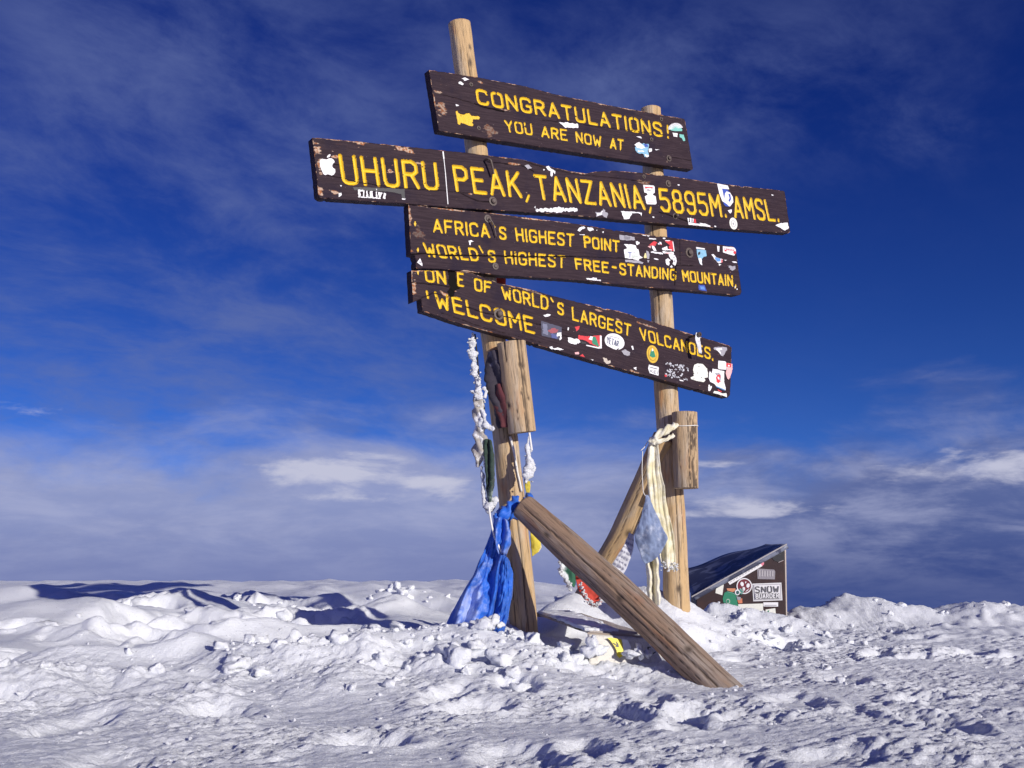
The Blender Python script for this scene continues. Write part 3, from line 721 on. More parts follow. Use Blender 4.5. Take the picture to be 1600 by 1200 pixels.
        Z_ = Z_ - ck*.009 + .0004*fbm2(SS*.08, TT, .006, 3, .6, seed+15) - .0012*np.clip(wear, 0, 1)
        Z_ = Z_ - .0025*np.clip(1-edge/.004, 0, 1)*ins
        # cells kept: any corner inside; outside corners slide onto the outline
        cell = ins[:-1, :-1] | ins[1:, :-1] | ins[:-1, 1:] | ins[1:, 1:]
        used = np.zeros(SS.shape, bool)
        for a in (slice(0, -1), slice(1, None)):
            for b in (slice(0, -1), slice(1, None)): used[a, b] |= cell
        fix = used & ~ins; fs, ft = SS[fix], TT[fix]
        best = np.full(fs.shape, 9.0); bs, bt_ = fs.copy(), ft.copy()
        for i in range(len(s.poly)):
            a, b = s.poly[i], s.poly[(i+1) % len(s.poly)]
            dd, cx_, cy_ = segd(fs, ft, a, b); mk = dd < best
            best = np.where(mk, dd, best); bs = np.where(mk, cx_, bs); bt_ = np.where(mk, cy_, bt_)
        SS = SS.copy(); TT = TT.copy(); SS[fix] = bs; TT[fix] = bt_; Z_[fix] = -.003
        P3 = s.o+SS[..., None]*s.e1+TT[..., None]*s.e2+Z_[..., None]*plane.n
        V = P3.reshape(-1, 3); F = grid_faces(nr_, nc_)[cell.ravel()]
        lost = sstep(noise2(SS/.03, TT/.02, seed+16)+.5*noise2(SS/.009, TT/.009, seed+17), .52, .66)
        dc = d.ravel(); flag = (dc < 0) & (ck.ravel() < .5) & (lost.ravel() < .5)
        isl = flag[F].sum(1) >= 3
        def sub(F_):
            u, inv = np.unique(F_.ravel(), return_inverse=True); return u, inv.reshape(F_.shape)
        gr = np.stack([SS.ravel(), TT.ravel(), np.full(SS.size, seed*.7)], -1)
        # the panel itself
        u, Fb = sub(F[~isl]); nb_ = len(u)
        pv = s.o+s.poly[:, :1]*s.e1+s.poly[:, 1:]*s.e2; m_ = len(pv)
        Vb = np.concatenate([V[u], pv-.002*plane.n, pv-BT*plane.n])
        i_ = np.arange(m_); side = np.stack([nb_+i_, nb_+m_+i_, nb_+m_+(i_+1) % m_, nb_+(i_+1) % m_], -1)
        Fl = [tuple(f) for f in Fb]+[tuple(f) for f in side]+[tuple(nb_+m_+i_[::-1])]
        z0 = np.zeros(2*m_); sgr = np.concatenate([np.column_stack([s.poly, np.full(m_, seed*.7)])]*2)
        sgr[m_:, 2] += .08
        s.root = add_mesh('sign_board', Vb, Fl, M_BOARD, SIGN, attrs={'grain': np.concatenate([gr[u], sgr]), 'wear': np.concatenate([wear.ravel()[u], np.full(m_, .06), np.full(m_, .03)]), 'crack': np.concatenate([ck.ravel()[u], z0])})
        s.root['label'] = label
        rim = np.clip(1.0+d/np.maximum(hsf*.5, .002), 0, 1)
        ft = tid.ravel()[F[:, 0]]
        for k_ in range(cur[0]+1):
            pick = isl & (ft == k_)
            if not pick.any(): continue
            u, Fy = sub(F[pick])
            lo_ = add_mesh('lettering' if k_ < len(texts) else 'painted_mark', V[u], Fy, M_YEL, s.root, attrs={'grain': gr[u], 'rim': rim.ravel()[u]}, smooth=False)
            if k_ < len(texts): lo_['label'] = 'routed yellow lettering reading ' + texts[k_][0]
    def lift(s, px, py, k=1):                    # a point on the face, k layers proud
        return s.P.moved(.0012+.0009*k).hit(px, py)
    def sticker(s, shapes, name='sticker', label=None):
        A = Acc(); mats = []
        for i, (c, pts, *opt) in enumerate(shapes):
            if c not in mats: mats.append(c)
            layer = opt[0] if opt else (0 if i == 0 else 1)
            V = [s.lift(*p, k=layer) for p in pts]
            A.add(V, [list(range(len(V)))], mats.index(c))
        o = A.build(name, [paint(c, .5, .30) for c in mats], s.root)
        if label: o['label'] = label
        return o
    def bolt(s, px, py, r=.011, h=.012, name='bolt'):
        c = s.P.hit(px, py); n_ = 10; A = Acc()
        ring = lambda rr, z: [c+s.e1*rr*math.cos(2*math.pi*i/n_)+s.e2*rr*math.sin(2*math.pi*i/n_)+s.P.n*z for i in range(n_)]
        R_ = [ring(r*1.7, .0005), ring(r*1.7, .003), ring(r*1.0, .0035), ring(r*.95, h*.8), ring(r*.6, h)]
        F = []
        for q in range(4): F += [[q*n_+i, q*n_+(i+1) % n_, (q+1)*n_+(i+1) % n_, (q+1)*n_+i] for i in range(n_)]
        F.append([4*n_+i for i in range(n_)])
        A.add(sum(R_, []), F); return A.build(name, [M_IRON], s.root, smooth=False)

def ell(cx, cy, rx, ry, rot=0, n=22, jag=0.0, seed=0):
    r = random.Random(seed); out = []
    for i in range(n):
        a = 2*math.pi*i/n; k_ = 1+jag*(r.random()-.5)*2
        x, y = rx*k_*math.cos(a), ry*k_*math.sin(a); c, s_ = math.cos(RAD(rot)), math.sin(RAD(rot))
        out.append((cx+x*c-y*s_, cy+x*s_+y*c))
    return out
def zm(x0, y0, k_, pts): return [(x0+a*k_, y0+b*k_) for a, b in pts]
def rag(pts, amp=.6, step=2.2, seed=0):          # torn paper edge between the given corners
    r = random.Random(seed); out = []
    for i in range(len(pts)):
        a, b = pts[i], pts[(i+1) % len(pts)]; L = math.hypot(b[0]-a[0], b[1]-a[1]); k_ = max(1, int(L/step))
        for j in range(k_): out.append((a[0]+(b[0]-a[0])*j/k_+r.uniform(-amp, amp), a[1]+(b[1]-a[1])*j/k_+r.uniform(-amp, amp)))
    return out
def seg(a, b, w):                                 # a thin bar as a polygon
    dx, dy = b[0]-a[0], b[1]-a[1]; L = math.hypot(dx, dy)+1e-9; nx, ny = -dy/L*w/2, dx/L*w/2
    return [(a[0]+nx, a[1]+ny), (b[0]+nx, b[1]+ny), (b[0]-nx, b[1]-ny), (a[0]-nx, a[1]-ny)]
def words(txt, BL, BR, TL, TR, w, c, layer=2):   # small printed lettering for stickers
    out = []
    for pl in layout(txt, .1):
        q = []
        for u, v in pl:
            q.append(((BL[0]*(1-u)+BR[0]*u)*(1-v)+(TL[0]*(1-u)+TR[0]*u)*v, (BL[1]*(1-u)+BR[1]*u)*(1-v)+(TL[1]*(1-u)+TR[1]*u)*v))
        for a, b in zip(q[:-1], q[1:]): out.append((c, seg(a, b, w), layer)); layer += .02
    return out
WHT, CRM, RED, BLU, LBL, GRN, GRY, BLK, PNK, YLW, TEAL, ORG = (.80, .80, .82), (.76, .77, .70), (.62, .03, .04), (.03, .07, .38), (.22, .45, .62), (.02, .22, .12), (.33, .32, .36), (.02, .02, .025), (.78, .42, .42), (.66, .42, .03), (.18, .52, .45), (.55, .16, .05)

B1 = Board('b1', 'topmost board reading CONGRATULATIONS YOU ARE NOW AT', [(670.5, 109), (740, 119.5), (815, 133.5), (880, 150), (960, 166), (1022, 177), (1069, 185.5), (1071, 189), (1083, 263), (1082, 265), (1000, 253), (860, 232), (780, 219.5), (688, 204.8), (686, 203)], [(688, 205), (1082, 265)], FACEPL, 1,
  [('CONGRATULATIONS', (746.2, 163), (1037, 215.4), (741.8, 137.2), (1034, 191), 5.4), ('YOU', (791, 206.5), (833.5, 212.3), (787, 186.5), (831, 192.5), 3.9), ('ARE', (846, 214.5), (888, 221.0), (845, 196), (886, 201.6), 4.0),
   ('NOW', (900.5, 222.6), (940.5, 230.3), (898.5, 204.4), (939.8, 212.4), 3.9), ('AT', (953, 232), (975.3, 236.6), (953, 214.5), (975, 217.5), 3.9), ('!', (1042, 216.5), (1046.5, 217), (1041, 194.5), (1045.5, 195), 4.4)],
  polys=[zm(640, 20, .21667, [(333, 706), (348, 704), (352, 720), (368, 728), (395, 732), (415, 722), (432, 722), (446, 740), (500, 743), (510, 755), (503, 768), (455, 768), (462, 782), (452, 790), (465, 806), (455, 818), (425, 812), (398, 800), (372, 792), (366, 806), (350, 802)])],
  cracks=[(zm(640, 20, .21667, [(190, 575), (330, 615), (470, 655), (570, 685), (670, 705)]), 1.0), (zm(640, 20, .21667, [(470, 655), (540, 680), (680, 712)]), 3.0), ([(870, 187), (925, 197), (1000, 205), (1060, 214)], .9), (zm(640, 20, .21667, [(960, 775), (1120, 790)]), 1.2), ([(1040, 244), (1080, 251)], .9)],
  wears=[(683, 143, 10, 3, .6), (790, 172, 14, 2, .7), (870, 144, 16, 2, .9), (945, 163, 16, 2, .9), (750, 128, 6, 2.5, .7), (690, 170, 8, 14, .5), (765, 205, 12, 10, .35)])
B2 = Board('b2', 'longest board reading UHURU PEAK, TANZANIA, 5895M. AMSL.', [(488.5, 215), (571, 222), (660, 231.5), (740, 239.7), (764, 243), (800, 247), (822, 250.5), (849, 258), (893, 267.5), (916, 271), (930, 268), (956, 266.2), (1000, 269.5), (1060, 277), (1119, 286), (1180, 293), (1224, 297.8), (1226.5, 300), (1235, 362), (1232, 364.5), (1145, 358.3), (1000, 346.2), (877, 335), (720, 325.2), (630, 318), (503, 309.8), (498, 306)], [(500, 309.7), (1232, 364.5)], FACEPL, 2,
  [('UHURU', (535, 288.6), (688, 298.8), (527.5, 239.5), (682.5, 252.8), 7.4), ('PEAK', (712.5, 300.6), (817.5, 310.3), (705.5, 256.5), (812, 267.5), 7.0), ('TANZANIA', (840, 312.0), (1010, 328.8), (832.5, 271), (1001, 289.5), 6.6),
   ('5895M', (1033, 331.3), (1130, 340.3), (1027, 292.5), (1124, 303.0), 5.9), ('AMSL', (1148, 340.8), (1213.5, 346.9), (1143.5, 304.8), (1205, 312), 5.6)],
  strokes=[([(826.5, 305.5), (823, 314.5)], 4.5), ([(1017.2, 324.5), (1015.5, 332)], 4.2), ([(1134.3, 336.2), (1134.8, 338.2)], 4.8), ([(1216.6, 343.5), (1217, 345.2)], 4.8)],
  cracks=[(zm(470, 200, .16875, [(250, 440), (400, 465), (560, 505), (800, 545), (1000, 560), (1300, 580), (1600, 605)]), 1.1), (zm(720, 230, .175, [(0, 410), (80, 450), (150, 480), (270, 490)]), 1.6), (zm(720, 230, .175, [(240, 130), (420, 150), (560, 170), (650, 215)]), 1.6), ([(820, 252), (850, 262), (900, 272), (960, 278), (1010, 284)], 1.2), ([(1030, 331), (1052, 338), (1075, 346)], 2.5), ([(500, 255), (540, 258)], .8)],
  wears=[(627, 232, 16, 4, .9), (640, 237, 10, 3, .8), (560, 223, 14, 3, 1), (497, 232, 7, 9, .8), (499, 300, 6, 7, .9), (522, 300, 6, 4, .7), (500, 260, 4, 14, .7), (609, 268, 4, 4, .7), (802, 256, 12, 2.2, 1), (905, 270, 14, 2, .8), (1005, 286, 14, 6, .35), (655, 255, 12, 2, .6), (735, 303, 5, 3, .7), (525, 245, 5, 3, .8)])
B3 = Board('b3', "board reading AFRICA'S HIGHEST POINT, WORLD'S HIGHEST FREE-STANDING MOUNTAIN", [(638.2, 319.5), (700, 326), (760, 332), (830, 340.5), (900, 349.5), (970, 361), (1043, 370.4), (1133, 383.3), (1146, 385.5), (1150, 389), (1159, 456), (1157, 460.5), (1152, 461.5), (1090, 455.5), (1011, 449), (900, 437.6), (850, 434.5), (783, 430.5), (731, 424.2), (690, 420.5), (651, 419.6), (648.5, 399), (642.3, 397.5)], [(651, 420), (1155, 461)], FACEPL, 3,
  [('AFRICA', (677, 363.6), (766.8, 372.6), (675, 340.7), (764, 349.5), 4.6), ('S', (780, 374.4), (792.5, 375.4), (779, 353), (791.5, 354), 4.5), ('HIGHEST', (807, 377.2), (897.5, 386.4), (804, 355), (898, 364.6), 4.5), ('POINT', (913, 387.5), (968.8, 395), (911, 367.3), (968.8, 375.2), 4.5),
   ('WORLD', (667, 401.6), (750.3, 409), (659.3, 378), (745.5, 387.6), 4.5), ('S', (763, 410), (776.2, 411), (760.9, 389.5), (774.3, 390.8), 4.4), ('HIGHEST', (789.6, 412.8), (884, 419.6), (786.7, 390.5), (884.3, 399), 4.4), ('FREE', (900, 421.3), (952.2, 427.8), (897, 402.1), (951.3, 408.8), 4.3),
   ('STANDING', (968, 429.7), (1057.3, 439.2), (967, 409.7), (1057.2, 420), 4.2), ('MOUNTAIN', (1067.5, 440), (1146.4, 448.4), (1064.7, 421), (1145.3, 429.4), 4.1)],
  strokes=[([(769, 347), (773.5, 355)], 3), ([(749, 384.5), (754.5, 394.5)], 3.2), ([(957.5, 417), (962.5, 417.8)], 4.4), ([(1150, 445.5), (1148.8, 449.5)], 3)],
  polys=[[(649, 344), (651.2, 349.5), (649, 355), (647, 349.5)], [(653.5, 385.5), (655.8, 390), (653.8, 395), (651.2, 390)]],
  cracks=[([(642, 397.5), (665, 396), (690, 398.5), (720, 399), (760, 399.5), (840, 401), (900, 400.5)], 2.6), ([(900, 400.5), (985, 404)], 1.2), ([(1062, 373), (1063, 414)], 1.6), ([(1057, 415), (1085, 415)], 1.2), ([(1056, 416), (1054.5, 445)], 3.0), ([(770, 347), (777, 376)], .8)],
  wears=[(640, 340, 3, 20, .7), (700, 327, 30, 1.5, .8), (830, 342, 30, 1.4, .9), (655, 366, 10, 12, .25), (640, 392, 4, 4, .7)])
B4 = Board('b4', "lowest, most tilted board reading ONE OF WORLD'S LARGEST VOLCANOES. WELCOME", [(643, 422.5), (690, 422.8), (733, 424.8), (755, 433), (777, 441.8), (790, 444.5), (830, 452.5), (862.5, 462), (905, 472.6), (968.8, 486.5), (1022, 503.4), (1085.6, 523.6), (1138.8, 539.5), (1143.5, 543), (1142.5, 580), (1141, 617), (1137, 621.3), (1080, 606), (1011, 587.3), (926, 564), (820, 533), (765.7, 519), (712, 503.5), (675.6, 491), (660, 486), (658.3, 466.5), (645.5, 472)], [(675.6, 491), (1137, 621.3)], FACEPL.moved(.004), 4,
  [('ON', (665, 440.6), (698.6, 445.4), (662.5, 419.0), (696, 422.5), 4.6), ('E', (714.9, 447.3), (725.6, 449.4), (713.3, 424.2), (725.2, 426.2), 4.5), ('OF', (741.7, 455), (768, 459), (739.8, 432.7), (769, 440.0), 4.5), ('WORLD', (786.7, 467.6), (857.6, 485.8), (782.3, 446.6), (857.4, 462.3), 4.3), ('S', (871, 491.2), (882.2, 494.2), (870, 470.8), (881.6, 473.2), 4.3),
   ('LARGEST', (894.4, 500.6), (986, 526.2), (892.9, 477.9), (987, 506.7), 4.2), ('VOLCANOES', (1001.7, 531.6), (1111.3, 562.4), (998, 510.8), (1111, 542.8), 4.1), ('WELCOME', (682.5, 481.5), (837, 523.2), (677.5, 454.5), (832.7, 494.6), 5.4)],
  strokes=[([(861, 465.8), (864.2, 471.4)], 3), ([(1113.8, 561.2), (1114, 562.4)], 4), ([(667, 455.5), (669, 465)], 4.6)],
  polys=[[(651.5, 423), (655.5, 424), (654.6, 430), (652.5, 428)]],
  cracks=[(zm(620, 310, .19165, [(125, 685), (220, 695), (330, 705), (440, 722)]), 1.5), (zm(620, 310, .19165, [(200, 815), (300, 770), (400, 800), (470, 800)]), 1.2), (zm(620, 310, .19165, [(560, 880), (720, 935), (900, 965), (1010, 990), (1180, 1030)]), 1.4), (zm(820, 460, .2125, [(60, 210), (190, 240), (330, 270)]), 1.0), ([(690, 489), (760, 513), (850, 536)], .8), ([(850, 518), (905, 530)], .9)],
  holes=[zm(620, 310, .19165, [(415, 590), (485, 590), (482, 640), (500, 700), (515, 735), (480, 745), (462, 800), (425, 795), (415, 760), (440, 725), (418, 690), (428, 640)])],
  wears=[(706, 451, 7, 4, .9), (697, 461, 8, 3, .9), (647, 450, 3, 18, .7), (935, 485, 10, 2, .8), (965, 499, 6, 2, .8), (990, 581, 14, 2.5, .7), (800, 447, 10, 2, .7), (1010, 508, 20, 2, .5), (740, 512, 40, 2, .6), (830, 455, 20, 1.5, .6)])

# ------------------------------------------------------------------ stickers, torn paper and hardware on each board
S = B1.sticker
S([(WHT, rag([(721.5, 122.5), (727, 121), (733, 124.5), (726, 126)], .5, 2, 1))]); S([(WHT, rag([(716, 129), (719.5, 127), (724.5, 131), (723.5, 133), (717, 131)], .4, 2, 2))])
S([(WHT, rag([(712, 162.5), (715, 163.5), (717.5, 165), (713, 166)], .4, 2, 3))])
k2 = .1625
S([(WHT, rag(zm(860, 120, k2, [(85, 440), (170, 440), (265, 455), (270, 490), (150, 490), (110, 465)]), .8, 2, 4))])
sun_ = []
for i in range(15):
    a = math.pi*(1.06+.88*i/14*1.02)-.2; c0 = (1055.8, 201.6); rx, ry = 11.5, 9.5
    sun_.append((WHT, [(c0[0]+2*math.cos(a), c0[1]+2*math.sin(a)), (c0[0]+rx*math.cos(a-.075), c0[1]+ry*math.sin(a-.075)), (c0[0]+rx*math.cos(a+.075), c0[1]+ry*math.sin(a+.075))], 1+i*.02))
S([(TEAL, zm(860, 120, k2, [(1150, 500), (1165, 470), (1200, 462), (1240, 470), (1268, 505), (1266, 522), (1200, 522), (1160, 515)]), 0)]+sun_, label='green and white sunburst sticker')
S([(WHT, rag(zm(860, 120, k2, [(1172, 535), (1222, 543), (1220, 580), (1185, 572)]), .4, 2, 5))]); S([(TEAL, rag(zm(860, 120, k2, [(1237, 552), (1282, 555), (1298, 615), (1278, 620), (1262, 590), (1245, 578)]), .5, 2, 6))])
S([(LBL, rag(zm(860, 120, k2, [(815, 680), (850, 650), (900, 640), (940, 650), (948, 680), (935, 720), (950, 750), (930, 775), (905, 770), (900, 745), (850, 735), (815, 710)]), .8, 2, 7)), (WHT, rag(zm(860, 120, k2, [(810, 650), (850, 630), (885, 650), (915, 685), (880, 690), (830, 680)]), .7, 2, 8), 1.2), (WHT, rag(zm(860, 120, k2, [(840, 705), (900, 712), (905, 722), (840, 722)]), .5, 2, 9), 1.5), (WHT, rag(zm(860, 120, k2, [(905, 745), (945, 752), (945, 770), (915, 772)]), .5, 2, 10), 1.7), (BLU, rag(zm(860, 120, k2, [(895, 645), (935, 650), (940, 672), (915, 672)]), .4, 2, 11), 1.9)], label='torn blue and white round sticker')
S([(WHT, rag(zm(860, 120, k2, [(945, 690), (980, 690), (975, 715), (950, 725)]), .5, 2, 12)), (WHT, rag(zm(860, 120, k2, [(1005, 695), (1050, 700), (1015, 708)]), .3, 2, 13)), (WHT, rag(zm(860, 120, k2, [(825, 570), (870, 575), (880, 592), (840, 582)]), .4, 2, 14))])
B1.bolt(1045, 247.5, .013, .016); B1.bolt(1033, 186, .008); B1.bolt(1018, 218, .008); B1.bolt(748, 200, .007); B1.bolt(736, 132, .007)

S = B2.sticker
apple = zm(470, 200, .16875, [(175, 310), (182, 292), (200, 285), (222, 290), (240, 292), (262, 280), (285, 281), (305, 295), (314, 315), (296, 332), (290, 350), (296, 368), (318, 382), (320, 408), (305, 432), (285, 440), (262, 430), (245, 428), (228, 436), (212, 428), (195, 395), (180, 355)])
leaf = zm(470, 200, .16875, [(242, 276), (244, 262), (256, 248), (274, 242), (273, 258), (262, 270)])
S([(WHT, apple), (WHT, leaf)], label='white apple shaped sticker with a bite out of it')
S([(WHT, seg((692.2, 236.5), (693.6, 248), 1.9)), (WHT, seg((693.6, 248), (696, 270), 1.0)), (WHT, seg((696, 270), (700, 319), 1.2))], name='chalk_line')
# torn lettered strip under UHURU
S([(BLK, rag(zm(470, 200, .16875, [(480, 545), (960, 565), (965, 660), (935, 655), (930, 610), (800, 590), (500, 575)]), .6, 3, 20), 0)] + [(WHT, rag(zm(470, 200, .16875, q), .55, 1.6, 21+i), 1.2) for i, q in enumerate([[(530, 570), (550, 568), (555, 640), (535, 640)], [(550, 570), (580, 575), (578, 590), (552, 585)], [(575, 580), (588, 580), (590, 640), (576, 640)], [(605, 580), (618, 575), (625, 645), (610, 645)], [(640, 585), (665, 585), (668, 642), (640, 642)], [(695, 565), (708, 565), (706, 580)], [(692, 590), (705, 590), (708, 645), (694, 645)], [(718, 595), (760, 600), (735, 645), (722, 640)], [(770, 600), (790, 610), (780, 660), (760, 650)], [(530, 632), (740, 645), (740, 655), (530, 642)]])], label='torn dark strip with white broken lettering')
S([(WHT, rag(zm(470, 200, .16875, [(362, 528), (380, 532), (372, 545)]), .3, 1.5, 40)), (WHT, rag(zm(470, 200, .16875, [(350, 605), (375, 598), (378, 620), (352, 640)]), .4, 1.5, 41)), (WHT, rag(zm(470, 200, .16875, [(935, 652), (970, 655), (965, 665), (940, 663)]), .3, 1.5, 42))])
k4 = .175
S([(WHT, rag(zm(720, 230, k4, [(762, 175), (785, 165), (800, 185), (845, 215), (840, 240), (825, 222), (815, 262), (800, 250), (800, 215), (770, 195)]), .5, 1.8, 43)), (WHT, rag(zm(720, 230, k4, [(735, 195), (750, 200), (742, 212)]), .3, 1.5, 44))])
S([(GRY, rag(zm(720, 230, k4, [(570, 165), (610, 155), (635, 185), (600, 195)]), .6, 1.8, 45))])
S([(WHT, rag(zm(720, 230, k4, [(660, 525), (675, 555), (730, 545), (800, 550), (870, 535), (940, 550), (1040, 540), (1048, 570), (1000, 575), (950, 570), (860, 582), (760, 575), (668, 572)]), 1.3, 1.7, 46))])
S([(GRY, rag(zm(720, 230, k4, [(1200, 580), (1240, 585), (1270, 550), (1290, 575), (1320, 600), (1300, 628), (1260, 608), (1215, 620)]), 1.2, 1.7, 47)), (WHT, rag(zm(720, 230, k4, [(1212, 590), (1235, 595), (1268, 565), (1262, 605), (1220, 612)]), .9, 1.7, 48))])
S([(WHT, rag(zm(720, 230, k4, [(1430, 570), (1600, 580), (1598, 590), (1530, 588), (1505, 640), (1460, 645)]), .5, 2, 49)), (WHT, rag(zm(970, 250, k4, [(150, 465), (188, 470), (186, 500), (175, 485)]), .4, 2, 50))])
S([(WHT, zm(970, 250, k4, [(200, 222), (292, 228), (303, 240), (303, 292), (290, 300), (285, 310), (312, 325), (320, 385), (310, 397), (235, 395), (228, 385), (215, 325), (240, 310), (232, 295), (210, 290)])), (RED, zm(970, 250, k4, [(212, 238), (285, 242), (284, 256), (262, 248), (240, 250), (222, 256)])), (GRY, zm(970, 250, k4, [(225, 268), (245, 258), (262, 268), (275, 276), (245, 276)]), 1.1), (GRY, zm(970, 250, k4, [(240, 355), (290, 357), (290, 361), (240, 359)]), 1.2), (PNK, zm(970, 250, k4, [(243, 376), (305, 380), (305, 386), (243, 382)]), 1.3)], label='white tag shaped sticker with red arc')
S([(WHT, zm(970, 250, k4, [(860, 210), (955, 228), (968, 262), (905, 255), (925, 300), (945, 275), (975, 290), (1000, 330), (1005, 375), (975, 415), (940, 400), (905, 365), (880, 300)])), (BLU, zm(970, 250, k4, [(905, 255), (950, 262), (975, 290), (945, 278), (930, 300), (925, 345), (915, 300)])), (BLU, zm(970, 250, k4, [(915, 372), (950, 395), (970, 418), (935, 412), (920, 395)]), 1.1), (BLU, zm(970, 250, k4, [(960, 300), (978, 305), (985, 350), (972, 375), (962, 360), (972, 340)]), 1.2), (GRY, zm(970, 250, k4, [(880, 235), (940, 240), (940, 244), (880, 239)]), 1.3), (WHT, zm(970, 250, k4, [(955, 450), (990, 440), (992, 462), (978, 478), (965, 465)]), 0)], label='torn white and blue sticker over the lettering')
S([(CRM, ell(1146, 349.3, 6, 9.4, -12)), (GRY, ell(1146, 349.5, 3.5, 5.4, -12)), (CRM, ell(1146, 349.5, 2.9, 4.6, -12), 1.4), (GRY, ell(1146, 349.5, 1.2, 2.0, -12), 1.8)], label='pale oval sticker near AMSL')
S([(WHT, rag(zm(970, 250, k4, [(1380, 580), (1420, 565), (1490, 560), (1500, 612), (1465, 628), (1425, 608)]), .5, 2, 53))])
S([(WHT, rag(zm(970, 250, k4, [(600, 555), (800, 585), (800, 597), (605, 577)]), .3, 2, 54))] + [(WHT, rag(zm(970, 250, k4, q), .3, 1.5, 55+i), 1+.1*i) for i, q in enumerate([[(595, 515), (612, 518), (608, 550), (600, 550)], [(618, 515), (632, 520), (632, 556), (620, 553)], [(640, 522), (650, 522), (646, 560), (638, 556)], [(700, 560), (760, 570), (790, 580), (720, 577)]])] + [(RED, rag(zm(970, 250, k4, [(650, 525), (668, 530), (672, 562), (655, 560)]), .4, 1.5, 59), 1.6)])
for (x, y) in ((1352, 312), (515, 222), (842, 592), (290, 510)): B2.sticker([(WHT, rag(zm(970, 250, k4, [(x-8, y-6), (x+8, y-3), (x+10, y+6), (x-4, y+6)]), .2, 1.5, x))])
B2.bolt(770, 314.5, .016, .018); B2.bolt(1044, 287, .014, .014); B2.bolt(1054.5, 338, .012, .03); B2.bolt(1006, 276, .008)
# bent nail on the long board
p0 = B2.P.hit(757, 251); A = Acc()
A.add(*tube([p0-NV*.01, p0+NV*.035, p0+NV*.045+B2.e1*.012-B2.e2*.010, p0+NV*.038+B2.e1*.024-B2.e2*.055, p0+NV*.03+B2.e1*.030-B2.e2*.085], .0065, 8, 26)); A.build('bent_nail', [M_IRON], B2.root, smooth=True)
p0 = B3.P.hit(762, 343); A = Acc(); A.add(*tube([p0, p0+NV*.02, p0+NV*.022+B2.e1*.02-B2.e2*.03, p0+NV*.012+B2.e1*.035-B2.e2*.10], .004, 8, 22)); A.build('bent_nail', [M_IRON], B3.root, smooth=True)

S = B3.sticker; k7 = .1875; z7 = lambda pts: zm(880, 330, k7, pts); k9 = .0875; z9 = lambda pts: zm(950, 345, k9, pts)
S([(WHT, rag(z7([(120, 160), (135, 135), (175, 125), (185, 140), (160, 150), (140, 168)]), .4, 1.6, 60)), (WHT, rag(z7([(200, 135), (245, 138), (255, 158), (225, 165), (205, 155)]), .4, 1.6, 61)), (WHT, rag(z7([(320, 175), (340, 165), (335, 182)]), .3, 1.5, 62)), (WHT, rag(z7([(275, 156), (284, 156), (282, 163)]), .2, 1.5, 63)), (WHT, rag(z7([(135, 192), (180, 194), (180, 199), (140, 198)]), .2, 1.5, 64))])
S([(GRY, rag(z9([(205, 250), (470, 285), (485, 345), (270, 345), (215, 330)]), .6, 2.5, 65)), ((.20, .19, .22), rag(z9([(290, 270), (400, 285), (380, 335), (295, 340)]), .6, 2.5, 66), 1)])
S([(WHT, rag(z9([(285, 415), (400, 420), (500, 440), (512, 500), (545, 510), (560, 620), (625, 655), (560, 680), (545, 710), (440, 680), (300, 665), (285, 510), (345, 490)]), .35, 2.2, 67)), ((.16, .20, .36), z9([(350, 550), (425, 560), (422, 575), (402, 575), (400, 660), (385, 660), (385, 575), (352, 568)])), (GRY, z9([(450, 560), (490, 562), (490, 570), (450, 568)]), 1.2), ((.55, .60, .55), z9([(425, 610), (535, 625), (535, 650), (430, 665)]), 1.3)], label='white paper sticker with a blue letter T')
S([(GRY, rag(z9([(300, 690), (560, 715), (635, 745), (610, 765), (310, 735)]), .5, 2.2, 68))]); S([(GRY, rag(z9([(680, 535), (725, 545), (742, 600), (735, 680), (700, 680), (690, 600)]), .4, 2.2, 69)), ((.72, .64, .30), z9([(660, 575), (680, 580), (690, 640), (690, 665), (645, 665), (640, 640)]))]); S([(WHT, rag(z9([(495, 370), (530, 365), (545, 385), (565, 380), (560, 410), (520, 435), (505, 420)]), .3, 1.6, 70))])
S([(GRY, rag(z9([(700, 700), (740, 700), (730, 745), (715, 745)]), .4, 1.6, 71)), (WHT, rag(z9([(818, 668), (880, 675), (908, 693), (870, 698), (825, 685)]), .3, 1.8, 72))])
